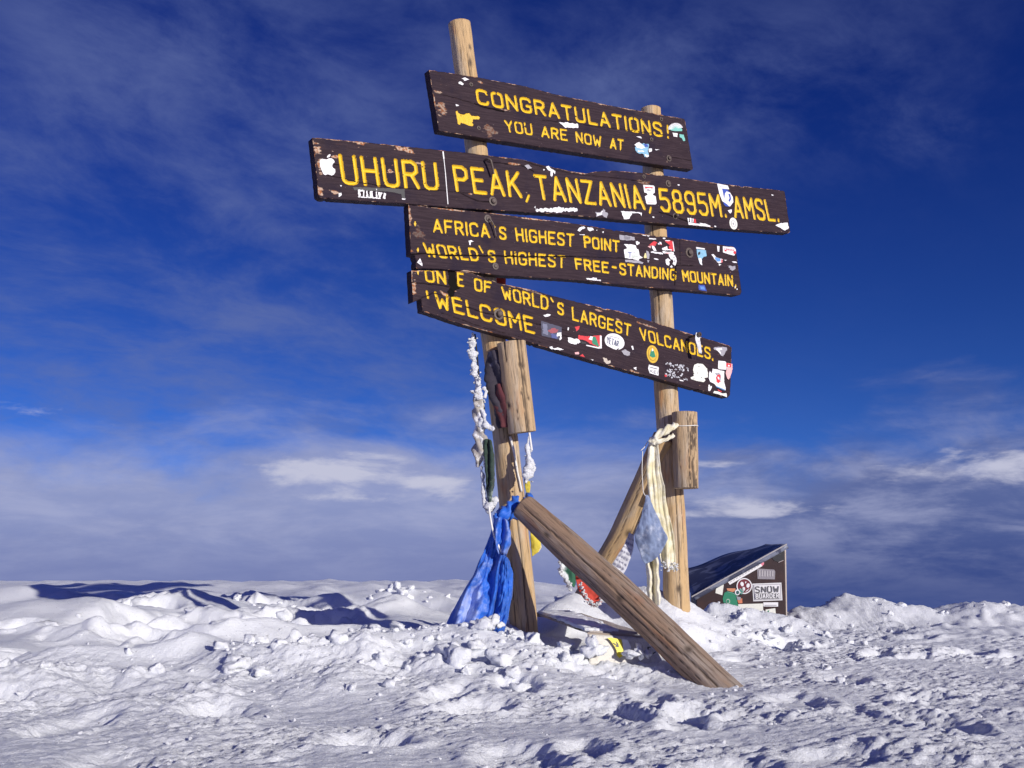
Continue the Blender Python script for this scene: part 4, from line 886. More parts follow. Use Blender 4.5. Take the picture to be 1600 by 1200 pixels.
# torn red and white photograph
S([(WHT, rag(z9([(615, 248), (680, 260), (672, 272), (620, 262)]), .2, 1.6, 73)), (WHT, rag(z9([(685, 262), (745, 265), (720, 283)]), .2, 1.6, 74)), (WHT, rag(z9([(730, 305), (858, 318), (858, 334), (732, 330)]), .3, 1.6, 75)), (WHT, rag(z9([(975, 300), (1025, 305), (1025, 325), (985, 328)]), .3, 1.6, 76)),
   (RED, rag(z9([(770, 400), (830, 360), (880, 380), (850, 440), (800, 450), (730, 440)]), .7, 1.8, 77)), (WHT, rag(z9([(780, 445), (825, 450), (860, 520), (875, 540), (820, 535), (785, 490)]), .4, 1.8, 78), 1.2), (PNK, rag(z9([(710, 460), (765, 445), (760, 490)]), .3, 1.8, 79), 1.2),
   (WHT, rag(z9([(890, 405), (920, 375), (950, 380), (955, 420), (930, 415), (905, 430)]), .5, 1.5, 80)), (BLU, z9([(905, 395), (925, 385), (930, 400), (915, 410)]), 1.2), (RED, rag(z9([(930, 420), (960, 425), (945, 442)]), .3, 1.5, 81), 1.3),
   (RED, rag(z9([(1015, 350), (1160, 360), (1175, 540), (1120, 535), (1080, 460), (1110, 430), (1060, 400), (1035, 380)]), .6, 1.8, 82)), (WHT, rag(z9([(1020, 345), (1110, 350), (1100, 362), (1025, 358)]), .3, 1.6, 83), 1.3), (WHT, rag(z9([(960, 500), (1050, 450), (1065, 500), (1140, 510), (1140, 530), (990, 525)]), .5, 1.6, 84), 1.4),
   (WHT, rag(z9([(765, 555), (790, 540), (980, 575), (975, 600), (850, 582), (770, 570)]), .4, 1.8, 85)), (WHT, rag(z9([(965, 545), (1175, 555), (1185, 600), (1100, 610), (1080, 590), (990, 575)]), .7, 1.8, 86), 1.1), (PNK, rag(z9([(1010, 565), (1160, 572), (1150, 590), (1020, 582)]), .5, 1.6, 87), 1.5), (WHT, z9([(1150, 370), (1165, 370), (1190, 545), (1176, 545)]), 1.6)], label='torn red and white photo sticker')
# broken round white emblem: three leaves
S([(WHT, rag(z9([(1085, 600), (1140, 590), (1200, 620), (1225, 690), (1215, 760), (1190, 800), (1160, 770), (1170, 720), (1150, 690), (1120, 690)]), .5, 1.8, 88)), (WHT, rag(z9([(1030, 695), (1070, 670), (1120, 700), (1085, 735), (1105, 755), (1080, 805), (1045, 785), (1025, 740)]), .4, 1.8, 89)), (WHT, rag(z9([(1110, 820), (1135, 790), (1155, 820), (1140, 838), (1118, 835)]), .3, 1.6, 90)), (GRY, rag(z9([(1165, 640), (1190, 650), (1180, 680)]), .4, 1.5, 91), 1.3), (GRY, rag(z9([(1185, 700), (1205, 710), (1200, 740), (1180, 730)]), .3, 1.5, 92), 1.3)], label='broken round white emblem sticker')
S([(WHT, z7([(1108, 298), (1180, 310), (1180, 320), (1108, 312)])), (LBL, rag(z7([(1110, 318), (1188, 325), (1195, 375), (1170, 380), (1155, 400), (1158, 445), (1140, 440), (1120, 380)]), .3, 2, 93)), (WHT, rag(z7([(1125, 395), (1150, 390), (1160, 450), (1145, 445)]), .4, 2, 94), 1.2), (BLK, rag(z7([(1122, 345), (1140, 335), (1142, 360), (1128, 370)]), .4, 2, 95), 1.3)], label='pale blue shield sticker')
S([(WHT, rag(z7([(1235, 360), (1252, 358), (1275, 385), (1330, 400), (1325, 430), (1290, 430), (1262, 400)]), .3, 1.8, 96)), ((.10, .28, .62), z7([(1262, 382), (1310, 396), (1312, 418), (1285, 420), (1268, 400)])), (RED, z7([(1318, 400), (1328, 403), (1326, 428), (1318, 428)]), 1.2), (WHT, rag(z7([(1340, 405), (1362, 405), (1355, 415)]), .2, 1.5, 97)), (WHT, rag(z7([(1295, 435), (1318, 445), (1300, 455)]), .2, 1.5, 98))])
S([(WHT, z7([(1282, 288), (1303, 292), (1300, 338), (1287, 335)]))])
S([(WHT, z7([(1330, 292), (1425, 303), (1438, 320), (1440, 345), (1425, 370), (1385, 360), (1332, 343)])), (RED, z7([(1345, 322), (1362, 324), (1362, 336), (1345, 334)])), (RED, ell(1148, 394.5, 2.0, 2.4), 1.1)] + words('CANADA', z7([(1342, 322)])[0], z7([(1425, 333)])[0], z7([(1342, 306)])[0], z7([(1425, 318)])[0], .55, (.65, .12, .12), 1.3), label='white and red flag sticker by the right end')
S([(WHT, rag(z7([(1405, 420), (1440, 418), (1450, 432), (1415, 428)]), .3, 1.5, 99)), (GRY, rag(z7([(1370, 452), (1440, 458), (1435, 475), (1410, 500), (1380, 470)]), 1.0, 1.5, 100))])
S([(BLU, rag(z7([(1128, 612), (1180, 616), (1198, 668), (1130, 655)]), .3, 2, 101)), ((.10, .25, .60), z7([(1140, 625), (1175, 628), (1182, 655), (1145, 650)]))], label='small blue sticker')
S([(WHT, rag(z7([(192, 556), (235, 560), (245, 552), (280, 556), (282, 570), (315, 572), (312, 582), (245, 574), (200, 568)]), .5, 1.4, 102))])
B3.sticker([(WHT, zm(620, 310, .19165, [(190, 488), (165, 522), (208, 552), (208, 530)])), (GRY, zm(620, 310, .19165, [(184, 512), (200, 515), (204, 530), (178, 522)]))])
B3.sticker([(WHT, rag(zm(620, 310, .19165, [(583, 345), (610, 342), (628, 352), (605, 358), (602, 380), (592, 378), (590, 358)]), .4, 1.4, 103))])
B3.sticker([(WHT, z7([(1430, 625), (1436, 625), (1434, 640), (1429, 640)])), (WHT, z7([(1446, 643), (1454, 645), (1453, 656), (1444, 653)]))])
B3.bolt(762, 342, .014, .010); B3.bolt(774, 416, .012, .010); B3.bolt(1077, 395, .020, .022)

S = B4.sticker; k8 = .2125; z8 = lambda pts: zm(820, 460, k8, pts); kA = .091667; zA = lambda pts: zm(1050, 520, kA, pts)
S([((.05, .05, .09), rag(z8([(120, 195), (270, 240), (268, 335), (125, 305)]), .4, 3, 110)), ((.15, .16, .24), rag(z8([(130, 215), (165, 220), (170, 300), (135, 290)]), .9, 2, 111)), ((.30, .06, .08), rag(z8([(170, 262), (215, 245), (245, 262), (238, 280), (190, 285)]), .9, 2, 112), 1.2), ((.06, .08, .24), rag(z8([(190, 290), (240, 292), (240, 325), (200, 320)]), .8, 2, 113), 1.3), (WHT, rag(z8([(240, 285), (268, 280), (270, 330), (255, 335), (258, 300), (235, 312)]), .7, 1.8, 114), 1.4)], label='torn dark blue photo sticker')
S([(WHT, rag(z8([(135, 155), (165, 143), (190, 148), (180, 160), (150, 165)]), .3, 1.6, 115))])
S([(RED, rag(z8([(390, 300), (480, 310), (560, 300), (560, 392), (520, 380), (480, 362), (450, 340), (395, 330)]), .7, 2, 116)), (WHT, rag(z8([(318, 318), (350, 322), (400, 330), (408, 350), (370, 370), (318, 350)]), .8, 1.8, 117)), (GRN, rag(z8([(490, 310), (520, 312), (548, 385), (500, 365)]), .5, 2, 118), 1.2), (WHT, z8([(552, 302), (565, 304), (566, 397), (540, 398), (452, 378), (452, 370), (540, 388), (552, 380)]), 1.4), (WHT, rag(z8([(480, 308), (500, 310), (495, 340), (470, 330)]), .5, 1.8, 119), 1.5), (BLK, rag(z8([(410, 342), (450, 350), (455, 368), (415, 362)]), .6, 1.8, 120), 1.6)], label='torn red, green and white sticker')
S([(RED, rag(z8([(368, 238), (402, 232), (398, 255), (380, 272)]), .4, 1.6, 121))]); S([(WHT, z8([(316, 242), (326, 244), (322, 265), (314, 262)]))])
el_ = ell(960.3, 533.8, 16.0, 12.2, 24, 30); S([(WHT, el_[:4]+[el_[4], (967, 543), (963, 546.5), (958, 545)]+el_[10:])] + words('YETAR', (948.5, 536), (966, 541.5), (949.5, 526.0), (967, 533.5), 1.0, (.06, .08, .16)) + [((.5, .5, .56), seg((952, 524.5), (968, 528.5), .9), 3.5)], label='white oval sticker with dark script')
S([(WHT, z8([(782, 380), (795, 378), (802, 405), (792, 408)]))]); S([(GRY, rag(z8([(715, 420), (735, 405), (775, 430), (770, 450), (735, 445)]), 1.0, 1.7, 123))])
S([(YLW, ell(1019.6, 553.4, 9.0, 14.0, -8, 30)), ((.30, .17, .02), ell(1019.6, 553.2, 6.6, 10.6, -8, 24)), (YLW, ell(1019.6, 553.0, 6.0, 9.8, -8, 24), 1.4), (GRN, [(1015, 556), (1017, 548), (1019.5, 545), (1022, 549), (1024.5, 557.5), (1020, 559)], 2), (WHT, [(1018, 549), (1019.6, 543.5), (1021, 548)], 2.4)], label='round yellow badge sticker with green figure')
S([(WHT, rag(z8([(912, 515), (985, 535), (982, 598), (918, 578), (908, 545)]), .3, 2, 124))] + words('KEI', z8([(925, 572)])[0], z8([(975, 586)])[0], z8([(925, 553)])[0], z8([(975, 566)])[0], .7, (.15, .15, .17)) + [((.25, .25, .27), seg(z8([(922, 534)])[0], z8([(976, 548)])[0], 1.2), 3.4)], label='small white square sticker with grey letters')
r_ = random.Random(9); sh = []
for i in range(85):                              # a paper sticker worn down to white flecks
    u, v = r_.random(), r_.random(); cx_, cy_ = 1040+u*36, 564+u*8+v*22+(1-u)*2
    if r_.random() < .12: continue
    sh.append(((.52, .53, .58) if r_.random() < .6 else (.30, .30, .34), ell(cx_, cy_, r_.uniform(.6, 2.2), r_.uniform(.5, 1.5), r_.uniform(0, 90), 7, .5, i), i*.012))
S(sh, label='paper sticker worn to white flecks'); S([(RED, ell(1040.5, 587, 2.4, 1.8, 10, 12, .2, 3)), (WHT, z8([(1135, 625), (1165, 632), (1168, 640), (1140, 635)]))])
S([(CRM, rag(zA([(360, 600), (380, 545), (440, 522), (520, 535), (560, 570), (600, 610), (615, 690), (605, 760), (550, 770), (570, 810), (540, 840), (440, 822), (330, 790), (320, 755), (370, 740)]), .45, 1.8, 125))] + [(BLK, ell(*zA([q])[0], .75, .75, 0, 8), 1+i*.1) for i, q in enumerate([(440, 685), (505, 765), (375, 690), (460, 572), (375, 785)])], label='cream torn blob sticker')
S([(WHT, rag(zA([(690, 610), (890, 655), (890, 830), (915, 930), (915, 980), (760, 920), (740, 885), (650, 830), (625, 770), (640, 650), (680, 690)]), .4, 2, 126)), (GRY, rag(zA([(735, 690), (800, 680), (840, 720), (825, 850), (790, 800), (810, 740), (760, 720)]), .3, 2, 127)), (RED, rag(zA([(770, 720), (820, 715), (825, 760), (800, 780), (830, 830), (790, 860), (760, 830), (750, 770)]), .5, 1.6, 128), 1.3), (WHT, rag(zA([(775, 750), (800, 745), (805, 790), (785, 800)]), .3, 1.6, 129), 1.5), ((.10, .25, .5), zA([(750, 905), (900, 965), (900, 985), (752, 922)]), 1.6), (RED, zA([(775, 960), (850, 1000), (840, 1015), (785, 985)]), 1.7)], label='white poster sticker with red figure')
S([(WHT, zA([(790, 475), (905, 485), (925, 510), (925, 630), (800, 620), (785, 600)]))]); S([(PNK, rag(zA([(925, 510), (1030, 530), (1030, 620), (1010, 700), (970, 800), (945, 780), (915, 690), (930, 640)]), .3, 1.8, 130)), (RED, zA([(925, 512), (1012, 530), (1005, 590), (925, 575)])), (WHT, zA([(955, 545), (985, 552), (982, 575), (955, 572)]), 1.3)], label='pink and red shield sticker')
S([(GRY, rag(zA([(710, 255), (760, 240), (930, 245), (940, 300), (920, 320), (870, 400), (840, 385), (780, 300), (720, 290)]), .5, 1.7, 131)), (WHT, rag(zA([(735, 265), (850, 255), (860, 285), (800, 290), (850, 370), (830, 360)]), .6, 1.6, 132))])
S([(CRM, rag(zA([(720, 990), (790, 1000), (860, 1035), (930, 1030), (935, 1095), (800, 1050), (700, 1025)]), .3, 2, 133))]); S([(WHT, rag(zA([(620, 890), (640, 880), (655, 915), (685, 905), (670, 960), (640, 995), (615, 985)]), .4, 1.6, 134))])
S([(WHT, rag(z8([(180, 385), (200, 383), (210, 395), (255, 392), (285, 405), (260, 410), (190, 402)]), .6, 1.5, 135))]); S([(PNK, rag(z8([(368, 425), (395, 425), (400, 440), (372, 440)]), .5, 1.5, 136)), (RED, z8([(405, 452), (425, 438), (442, 462)]))]); S([((.55, .48, .40), rag(z8([(575, 465), (600, 470), (610, 490), (630, 485), (628, 505), (600, 512), (582, 490)]), .5, 1.6, 137))]); S([(WHT, rag(z8([(800, 540), (820, 535), (822, 555), (808, 550)]), .5, 1.5, 138))]); S([(WHT, rag(z8([(480, 475), (505, 480), (500, 486)]), .2, 1.5, 139))])
B4.bolt(779, 491, .019, .024)
# long bolt with a frozen scrap of paper hanging from it
pb = B4.P.hit(1076, 527); A = Acc()
A.add(*tube([pb-NV*.01, pb+NV*.10], .008, 9, 12)); A.add(*tube([pb+NV*.085, pb+NV*.1], .016, 8, 6)); A.build('long_bolt', [M_IRON], B4.root, smooth=True)
tip = pb+NV*.082
def sheet(rows, nr, nc, amp=0.0, sc=.05, seed=0, folds=None):
    """rows: list of lists of 3-D points (same length); smooth grid"""
    R_ = np.array(rows, float); k0 = R_.shape[1]
    A_ = np.stack([bez(R_[:, j], nr) for j in range(k0)], 1)
    out = np.stack([bez(A_[i], nc) for i in range(nr)], 0)
    q = out.reshape(-1, 3)
    if amp:
        dsp = fbm3(q[:, 0], q[:, 1], q[:, 2], sc, 3, .55, seed); q = q+np.outer(dsp*amp, np.array([.25, -1, .1]))
        out = q.reshape(nr, nc, 3)
    if folds:
        u = np.linspace(0, 1, nc)[None]; v = np.linspace(0, 1, nr)[:, None]
        out = out.copy(); out[..., 1] -= folds(u, v)
    return out.reshape(-1, 3), grid_faces(nr, nc)
def cloth(name, V, F, M, frost=None, parent=None, thick=.004, label=None, base=None):
    o = add_mesh(name, V, F, M, parent, attrs={'frost': np.zeros(len(V)) if frost is None else frost}, base=base)
    md = o.modifiers.new('thickness', 'SOLIDIFY'); md.thickness = thick; md.offset = 0
    return o
TG = thing('frozen_tag', 'grey white frozen scrap hanging from the long bolt over VOLCANOES', 'tag', tip)
Q = [[tip+DV*x+np.array([0, 0, z]) for x in xs] for z, xs in ((.012, (-.016, .016)), (-.03, (-.030, .012)), (-.07, (-.012, .022)), (-.115, (.000, .028)))]
V, F = sheet(Q, 14, 8, .008, .03, 5); cloth('scrap', V, F, M_WHITEC, np.full(len(V), .2), TG)

# ------------------------------------------------------------------ scarves, flags and frozen strands
def rows_px(rows, Y):                            # rows of (px, py[, dy]) at about distance Y
    return [[at_y(p[0], p[1], Y+(p[2] if len(p) > 2 else 0)) for p in r] for r in rows]
# blue scarf tied round the foot of the left post
base = at_y(745, 1000, 5.25)
BS = thing('blue_scarf', 'bright blue frosted scarf knotted to the left post, its end lying in the snow', 'scarf', base)
def folds_a(u, v):
    w = .55*noise2(u*2.2+v*.6, v*2.6+u*0, 5)+.25*noise2(u*5, v*6, 6)
    return (.020+.040*v)*np.sin(2*math.pi*(1.9*u+w))*sstep(v, .05, .3)+.010*fbm2(u*1.5+v, v*2-u, .30, 3, .55, 9)
V, F = sheet(rows_px([
    [(772, 806, -.02), (780, 803, -.05), (788, 806, -.04), (797, 808, 0)],
    [(770, 818, -.02), (779, 816, -.06), (787, 816, -.05), (797, 818, .0)],
    [(768, 832), (777, 834, -.05), (786, 836, -.05), (794, 838, .0)],
    [(757, 860), (770, 862, -.05), (783, 866, -.03), (791, 870, .02)],
    [(742, 895), (758, 900, -.06), (774, 904, -.02), (786, 908, .03)],
    [(716, 938), (740, 944, -.08), (764, 948, -.03), (782, 952, .03)],
    [(698, 972), (724, 978, -.11), (756, 980, -.06), (780, 982, .0)],
    [(686, 996, -.02), (712, 1008, -.18), (752, 1013, -.16), (790, 1002, -.06)],
    [(680, 1004, -.10), (712, 1018, -.26), (756, 1022, -.24), (800, 1006, -.12)]], 5.27), 110, 80, .016, .07, 3, folds_a)
vv = np.repeat(np.linspace(0, 1, 110), 80); uu = np.tile(np.linspace(0, 1, 80), 110)
fr = .75*np.exp(-((vv-.62)/.2)**2)*np.exp(-((uu-.30)/.35)**2)+.25*np.exp(-((vv-.3)/.12)**2)+.25*(vv > .95)
cloth('drape', V, F, M_BLUE, fr, BS, .006)
def folds_b(u, v): return .05*np.sin(math.pi*u)+.018*fbm2(u*1.4, v*1.8+u, .35, 3, .55, 19)
V, F = sheet(rows_px([[(780, 868), (786, 866), (794, 872)], [(778, 886), (789, 878), (800, 888)], [(776, 910), (789, 905), (802, 905)], [(774, 940), (788, 940), (800, 932)], [(768, 970), (780, 972), (793, 964)], [(764, 992), (774, 996, -.04), (786, 992, -.04)]], 5.26), 60, 36, .016, .06, 8, folds_b)
vv = np.repeat(np.linspace(0, 1, 60), 36); cloth('lobe', V, F, M_BLUE, .15*(vv > .6), BS, .006)
V, F = sheet(rows_px([[(776, 810), (783, 808), (791, 812)], [(774, 832), (786, 832), (797, 830)], [(774, 850), (786, 850), (797, 850)], [(779, 866), (785, 864), (791, 866)]], 5.20), 36, 22, .014, .05, 12, lambda u, v: .02*np.sin(8*u+3*v))
cloth('flap', V, F, M_BLUE, np.full(len(V), .38), BS, .006)
# the band round the post and its knot
pc = POSTPL.hit(804, 797); rr = mpx(22, pc); A = Acc()
ringp = [pc+rr*1.05*(NV*math.cos(t)+DV*math.sin(t))+np.array([0, 0, .045*math.sin(t)]) for t in np.linspace(-2.2, 1.35, 14)]
A.add(*tube(ringp, .026, 14, 60, .25, .05, 4, twist=.55)); A.add(*tube([p+np.array([0, 0, .035]) for p in ringp], .017, 12, 60, .25, .05, 5, twist=.6))
kp = at_y(781, 810, 5.24); A.add(*lump(kp, .040, 6, True, .35, (1, .8, 1)))
A.add(*tube([kp, at_y(789, 803, 5.22), at_y(800, 790, 5.25), at_y(806, 778, 5.30)], [.030, .026, .028, .018], 14, 40, .2, .04, 7, twist=.5))
V = np.concatenate(A.V); o = add_mesh('knot', V, A.F, M_BLUE, BS, attrs={'frost': np.full(len(V), .05)})
A = Acc()
for i, (px, py, r) in enumerate([(737, 982, .040), (731, 992, .026), (745, 972, .018), (773, 973, .034), (766, 968, .022), (781, 977, .018), (700, 996, .030), (708, 1002, .025), (726, 1012, .022), (800, 986, .018)]):
    A = Acc(); A.add(*lump(at_y(px, py, 5.10), r, 40+i, True, .45, (1.2, .7, .9))); A.build('snow_clump', [M_SNOW], BS, smooth=True)
# crusted streamer left of the left post
def crust(A, pts, rad, lum=.9, seed=0, na=14, nl=90, sc=.03): A.add(*tube(pts, rad, na, nl, lum, sc, seed))
ys = 5.33
FS = thing('frozen_streamer', 'ragged grey streamer crusted with white rime hanging beside the left post', 'streamer', at_y(748, 650, ys))
A = Acc()
crust(A, [at_y(x, y, ys) for x, y in ((739, 520), (737, 535), (740, 560), (742, 585), (745, 605), (750, 625))], [.004, .014, .013, .015, .018, .014], 1.0, 2, 18, 120, .035)
crust(A, [at_y(x, y, ys-.02) for x, y in ((754, 640), (758, 662), (766, 668), (772, 672))], [.009, .015, .017, .011], .8, 5, 14, 50)
crust(A, [at_y(x, y, ys) for x, y in ((752, 640), (753, 680), (756, 710), (758, 730))], [.013, .014, .013, .01], .8, 6, 14, 70)
crust(A, [at_y(x, y, ys) for x, y in ((752, 728), (754, 750), (756, 775), (758, 792))], [.007, .010, .009, .012], .7, 7, 12, 60)
crust(A, [at_y(x, y, ys) for x, y in ((757, 778), (762, 788), (765, 796), (760, 801))], [.012, .026, .026, .012], .6, 8, 16, 40)
crust(A, [at_y(x, y, ys) for x, y in ((768, 780), (774, 782), (772, 790))], [.010, .018, .012], .5, 9, 12, 26)
crust(A, [at_y(x, y, ys) for x, y in ((755, 605), (760, 612), (757, 622))], [.006, .008, .006], .8, 11, 10, 26)
for i in range(46):
    t = random.random(); x = 737+t*18+random.uniform(-9, 9); y = 525+t*160
    A.add(*lump(at_y(x, y, ys+random.uniform(-.03, .02)), random.uniform(.004, .012), 60+i, False, .4))
A.build('rime_crust', [M_ICE], FS, smooth=True)
A = Acc(); A.add(*tube([at_y(x, y, ys+.01) for x, y in ((746, 612), (747, 650), (750, 690), (748, 715), (746, 730))], [.018, .026, .029, .022, .010], 16, 90, .35, .06, 3, twist=.3))
V = np.concatenate(A.V); add_mesh('cloth', V, A.F, M_GREYC, FS, attrs={'frost': np.full(len(V), .1)})
A = Acc(); A.add(*tube([at_y(742, 522, ys+.02), at_y(746, 560, ys+.02), at_y(749, 600, ys+.02), at_y(757, 640, ys+.02)], .0045, 6, 40)); A.build('string', [M_BLACK], FS, smooth=True)
V, F = sheet(rows_px([[(757, 688), (763, 685), (767, 690)], [(757, 710), (765, 708), (771, 712)], [(759, 740), (766, 738), (772, 742)], [(760, 765), (765, 765), (770, 762)], [(762, 785), (765, 786), (767, 780)]], ys-.01), 60, 20, .02, .04, 21, lambda u, v: .02*np.sin(9*u+v*4))
vv = np.repeat(np.linspace(0, 1, 60), 20)
g = cloth('green_scarf', V, F, M_DKGREEN, .5*sstep(vv, .6, 1), None, .01, base=V.mean(0)); tag(g, 'narrow dark green scarf hanging between the white streamer and the left post', 'scarf')
A = Acc(); A.add(*tube([at_y(x, y, 5.20) for x, y in ((764, 792), (766, 808), (769, 825), (774, 842), (780, 856), (785, 864))], [.0055, .0055, .0055, .006, .0065, .005], 8, 50))
c_ = A.build('white_cord', [M_CORD], None, smooth=True, base=at_y(775, 845, 5.2)); tag(c_, 'thin white cord curving down over the blue scarf', 'cord')
# dark bundle between left post and its short log
A = Acc(); pb_ = [POSTPL.moved(.075).hit(x, y) for x, y in ((772, 548), (777, 575), (781, 605), (786, 640), (790, 668))]
A.add(*tube(pb_, [.030, .055, .058, .056, .035], 30, 120, .22, .09, 13, twist=.06)); V = np.concatenate(A.V); zz = V[:, 2]
o = add_mesh('dark_bundle', V, A.F, M_DARKC, attrs={'frost': .30*sstep(zz, zz.mean(), zz.max())}, base=V.mean(0)); tag(o, 'dark frozen cloth bundle wedged between the left post and its short log', 'cloth')
A = Acc(); A.add(*tube([POSTPL.moved(.11).hit(x, y) for x, y in ((779, 600), (783, 625), (787, 650), (788, 668))], [.02, .034, .034, .02], 20, 60, .22, .07, 15, twist=.08)); V = np.concatenate(A.V)
o = add_mesh('maroon_rag', V, A.F, M_MAROON, attrs={'frost': np.zeros(len(V))}, base=V.mean(0)); tag(o, 'dark red rag tucked in the shade behind the left short log', 'cloth')
V, F = sheet([[POSTPL.moved(-.08).hit(x, y) for x in (776, 782, 790)] for y in (428, 436, 448)], 10, 10, .006, .03, 3)
o = cloth('red_rag', V, F, M_RED, np.full(len(V), -.6), None, .006, base=V.mean(0)); tag(o, 'scrap of red cloth behind the left post above the lowest board', 'cloth')
# wire, white tassel and yellow ribbon right of the left post
A = Acc()
ty = 5.32
A.add(*tube([at_y(x, y, ty) for x, y in ((827, 676), (829, 690), (831, 704))], .006, 7, 20)); wire = A.build('wire', [M_CORD], SIGN, smooth=True)
TS = thing('frozen_tassel', 'short white rime covered tassel hanging right of the left post', 'tassel', at_y(825, 725, ty)); A = Acc()
crust(A, [at_y(x, y, ty) for x, y in ((826, 682), (824, 700), (825, 712), (827, 728), (824, 742), (822, 755))], [.005, .010, .015, .026, .024, .014], .6, 21, 16, 90)
crust(A, [at_y(x, y, ty) for x, y in ((828, 722), (833, 732), (830, 742))], [.008, .013, .007], .6, 22, 12, 30)
for i in range(14): A.add(*lump(at_y(818+random.uniform(0, 14), random.uniform(700, 755), ty), random.uniform(.005, .010), 130+i, False, .4))
A.build('rime_crust', [M_ICE], TS, smooth=True)
V, F = sheet(rows_px([[(821, 752), (828, 752)], [(820, 761), (829, 760)], [(822, 770), (827, 770)]], ty), 14, 8, .008, .03, 31)
cloth('ribbon', V, F, M_YELC, np.full(len(V), .05), TS, .005)
V, F = sheet(rows_px([[(828, 826), (836, 832), (842, 838)], [(829, 842), (838, 846), (847, 852)], [(830, 858), (837, 860), (846, 857)], [(831, 870), (836, 866), (842, 862)]], 5.62), 24, 16, .012, .04, 33)
vv = np.tile(np.linspace(0, 1, 16), 24); o = cloth('yellow_flag', V, F, M_YELC, .5*sstep(vv, .7, 1), None, .006, base=V.mean(0)); tag(o, 'scrap of yellow cloth behind the left post below the grey brace', 'flag')
# thread down the post face
A = Acc(); A.add(*tube([POSTPL.moved(.082).hit(x, y) for x, y in ((797, 682), (803, 705), (808, 735), (815, 768))], .006, 7, 30, .3, .03, 3)); A.build('cord', [M_CORD], SIGN, smooth=True)

# cream scarf on the right post
yc = 5.93
CS = thing('cream_scarf', 'long cream coloured scarf knotted at the right post and hanging down its front', 'scarf', at_y(1030, 800, yc))
V, F = sheet(rows_px([[(1014, 684), (1021, 682), (1028, 688)], [(1012, 705), (1022, 704), (1030, 712)], [(1011, 735), (1022, 738), (1034, 740)], [(1013, 770), (1026, 774), (1041, 778)], [(1019, 805), (1032, 812), (1049, 815)], [(1026, 840), (1038, 848), (1054, 850)], [(1030, 868), (1042, 876), (1056, 878)], [(1033, 880), (1046, 890), (1058, 891)]], yc), 90, 36, .012, .10, 41, lambda u, v: .026*fbm2(u*1.2+.25*v, v*.6, .50, 3, .42, 29)*(.5+v))
vv = np.repeat(np.linspace(0, 1, 90), 36); cloth('drape', V, F, M_CREAM, .25*sstep(vv, .85, 1)+.2*(1-sstep(vv, .1, .3)), CS, .005)
V, F = sheet(rows_px([[(1010, 868), (1018, 868), (1027, 868)], [(1010, 890), (1019, 890), (1030, 890)], [(1011, 915), (1020, 915), (1031, 915)], [(1012, 938), (1021, 940), (1033, 938)], [(1016, 946), (1022, 948), (1030, 944)]], yc-.03), 50, 24, .012, .05, 43, lambda u, v: .03*np.sin(10*u))
cloth('drape', V, F, M_CREAM, np.full(len(V), .12), CS, .005)
A = Acc(); A.add(*tube([at_y(1018, 690, yc-.02), at_y(1026, 681, yc-.03), at_y(1037, 674, yc-.02), at_y(1049, 667, yc+.02), at_y(1056, 664, yc+.10)], [.014, .017, .018, .017, .014], 16, 60, .25, .05, 44, twist=.35))
A.add(*tube([at_y(1020, 692, yc-.02), at_y(1030, 690, yc-.03), at_y(1042, 686, yc-.02), at_y(1052, 680, yc+.06)], [.010, .012, .012, .010], 14, 50, .3, .05, 45, twist=.35))
A.add(*lump(at_y(1020, 690, yc-.03), .028, 46, True, .35))
V = np.concatenate(A.V); add_mesh('knot', V, A.F, M_CREAM, CS, attrs={'frost': np.full(len(V), .15)})
A = Acc()
for i in range(26): A.add(*lump(at_y(1033+random.uniform(0, 26), 884+random.uniform(-6, 10), yc-.02), random.uniform(.004, .011), 170+i, False, .4))
A.build('frozen_fringe', [M_ICE], CS, smooth=True)
A = Acc(); pr_ = LOGPR.hit(1070, 667); rl = mpx(19.9, pr_)
A.add(*tube([pr_+rl*1.02*(NV*math.cos(t)+DV*math.sin(t))+np.array([0, 0, .004*math.sin(t*2)]) for t in np.linspace(-2, 2, 24)], .003, 6, 60)); A.build('wire', [M_CORD], SIGN, smooth=True)
A = Acc(); A.add(*tube([at_y(1012, 690, yc), at_y(1006, 700, yc), at_y(1001, 704, yc)], .003, 5, 12)); A.add(*tube([at_y(1004, 705, yc), at_y(1003, 735, yc), at_y(1005, 770, yc), at_y(1011, 778, yc)], .0025, 5, 30)); A.build('cord', [M_CORD], SIGN, smooth=True)
# prayer flags
PF = 'prayer flags tied between the two braces'
V, F = sheet(rows_px([[(1010, 773), (1012, 773), (1014, 774)], [(1003, 800), (1013, 798, -.03), (1024, 802)], [(994, 828), (1014, 826, -.05), (1036, 828)], [(990, 836), (1016, 842, -.05), (1043, 840)], [(996, 856), (1016, 860, -.03), (1034, 860)], [(1003, 874), (1014, 874), (1025, 872)], [(1007, 881), (1012, 880), (1018, 877)]], yc-.12), 60, 40, .010, .05, 51, lambda u, v: .05*np.abs(u-.55)*np.sin(v*3))
o = cloth('prayer_flag', V, F, M_PALEB, np.full(len(V), .0), None, .005, base=V.mean(0)); tag(o, 'pale blue frozen flag shaped like a kite in front of the cream scarf', 'flag', PF)
V, F = sheet(rows_px([[(984, 832), (990, 836)], [(976, 850), (990, 855)], [(966, 866), (985, 872)], [(957, 880), (979, 888)], [(953, 888), (972, 900)]], yc-.08), 40, 24, .008, .04, 53)
o = cloth('prayer_flag', V, F, M_WHITEC, np.full(len(V), .05), None, .005, base=V.mean(0)); tag(o, 'small white flag with rows of grey print above the front brace', 'flag', PF)
prt = []
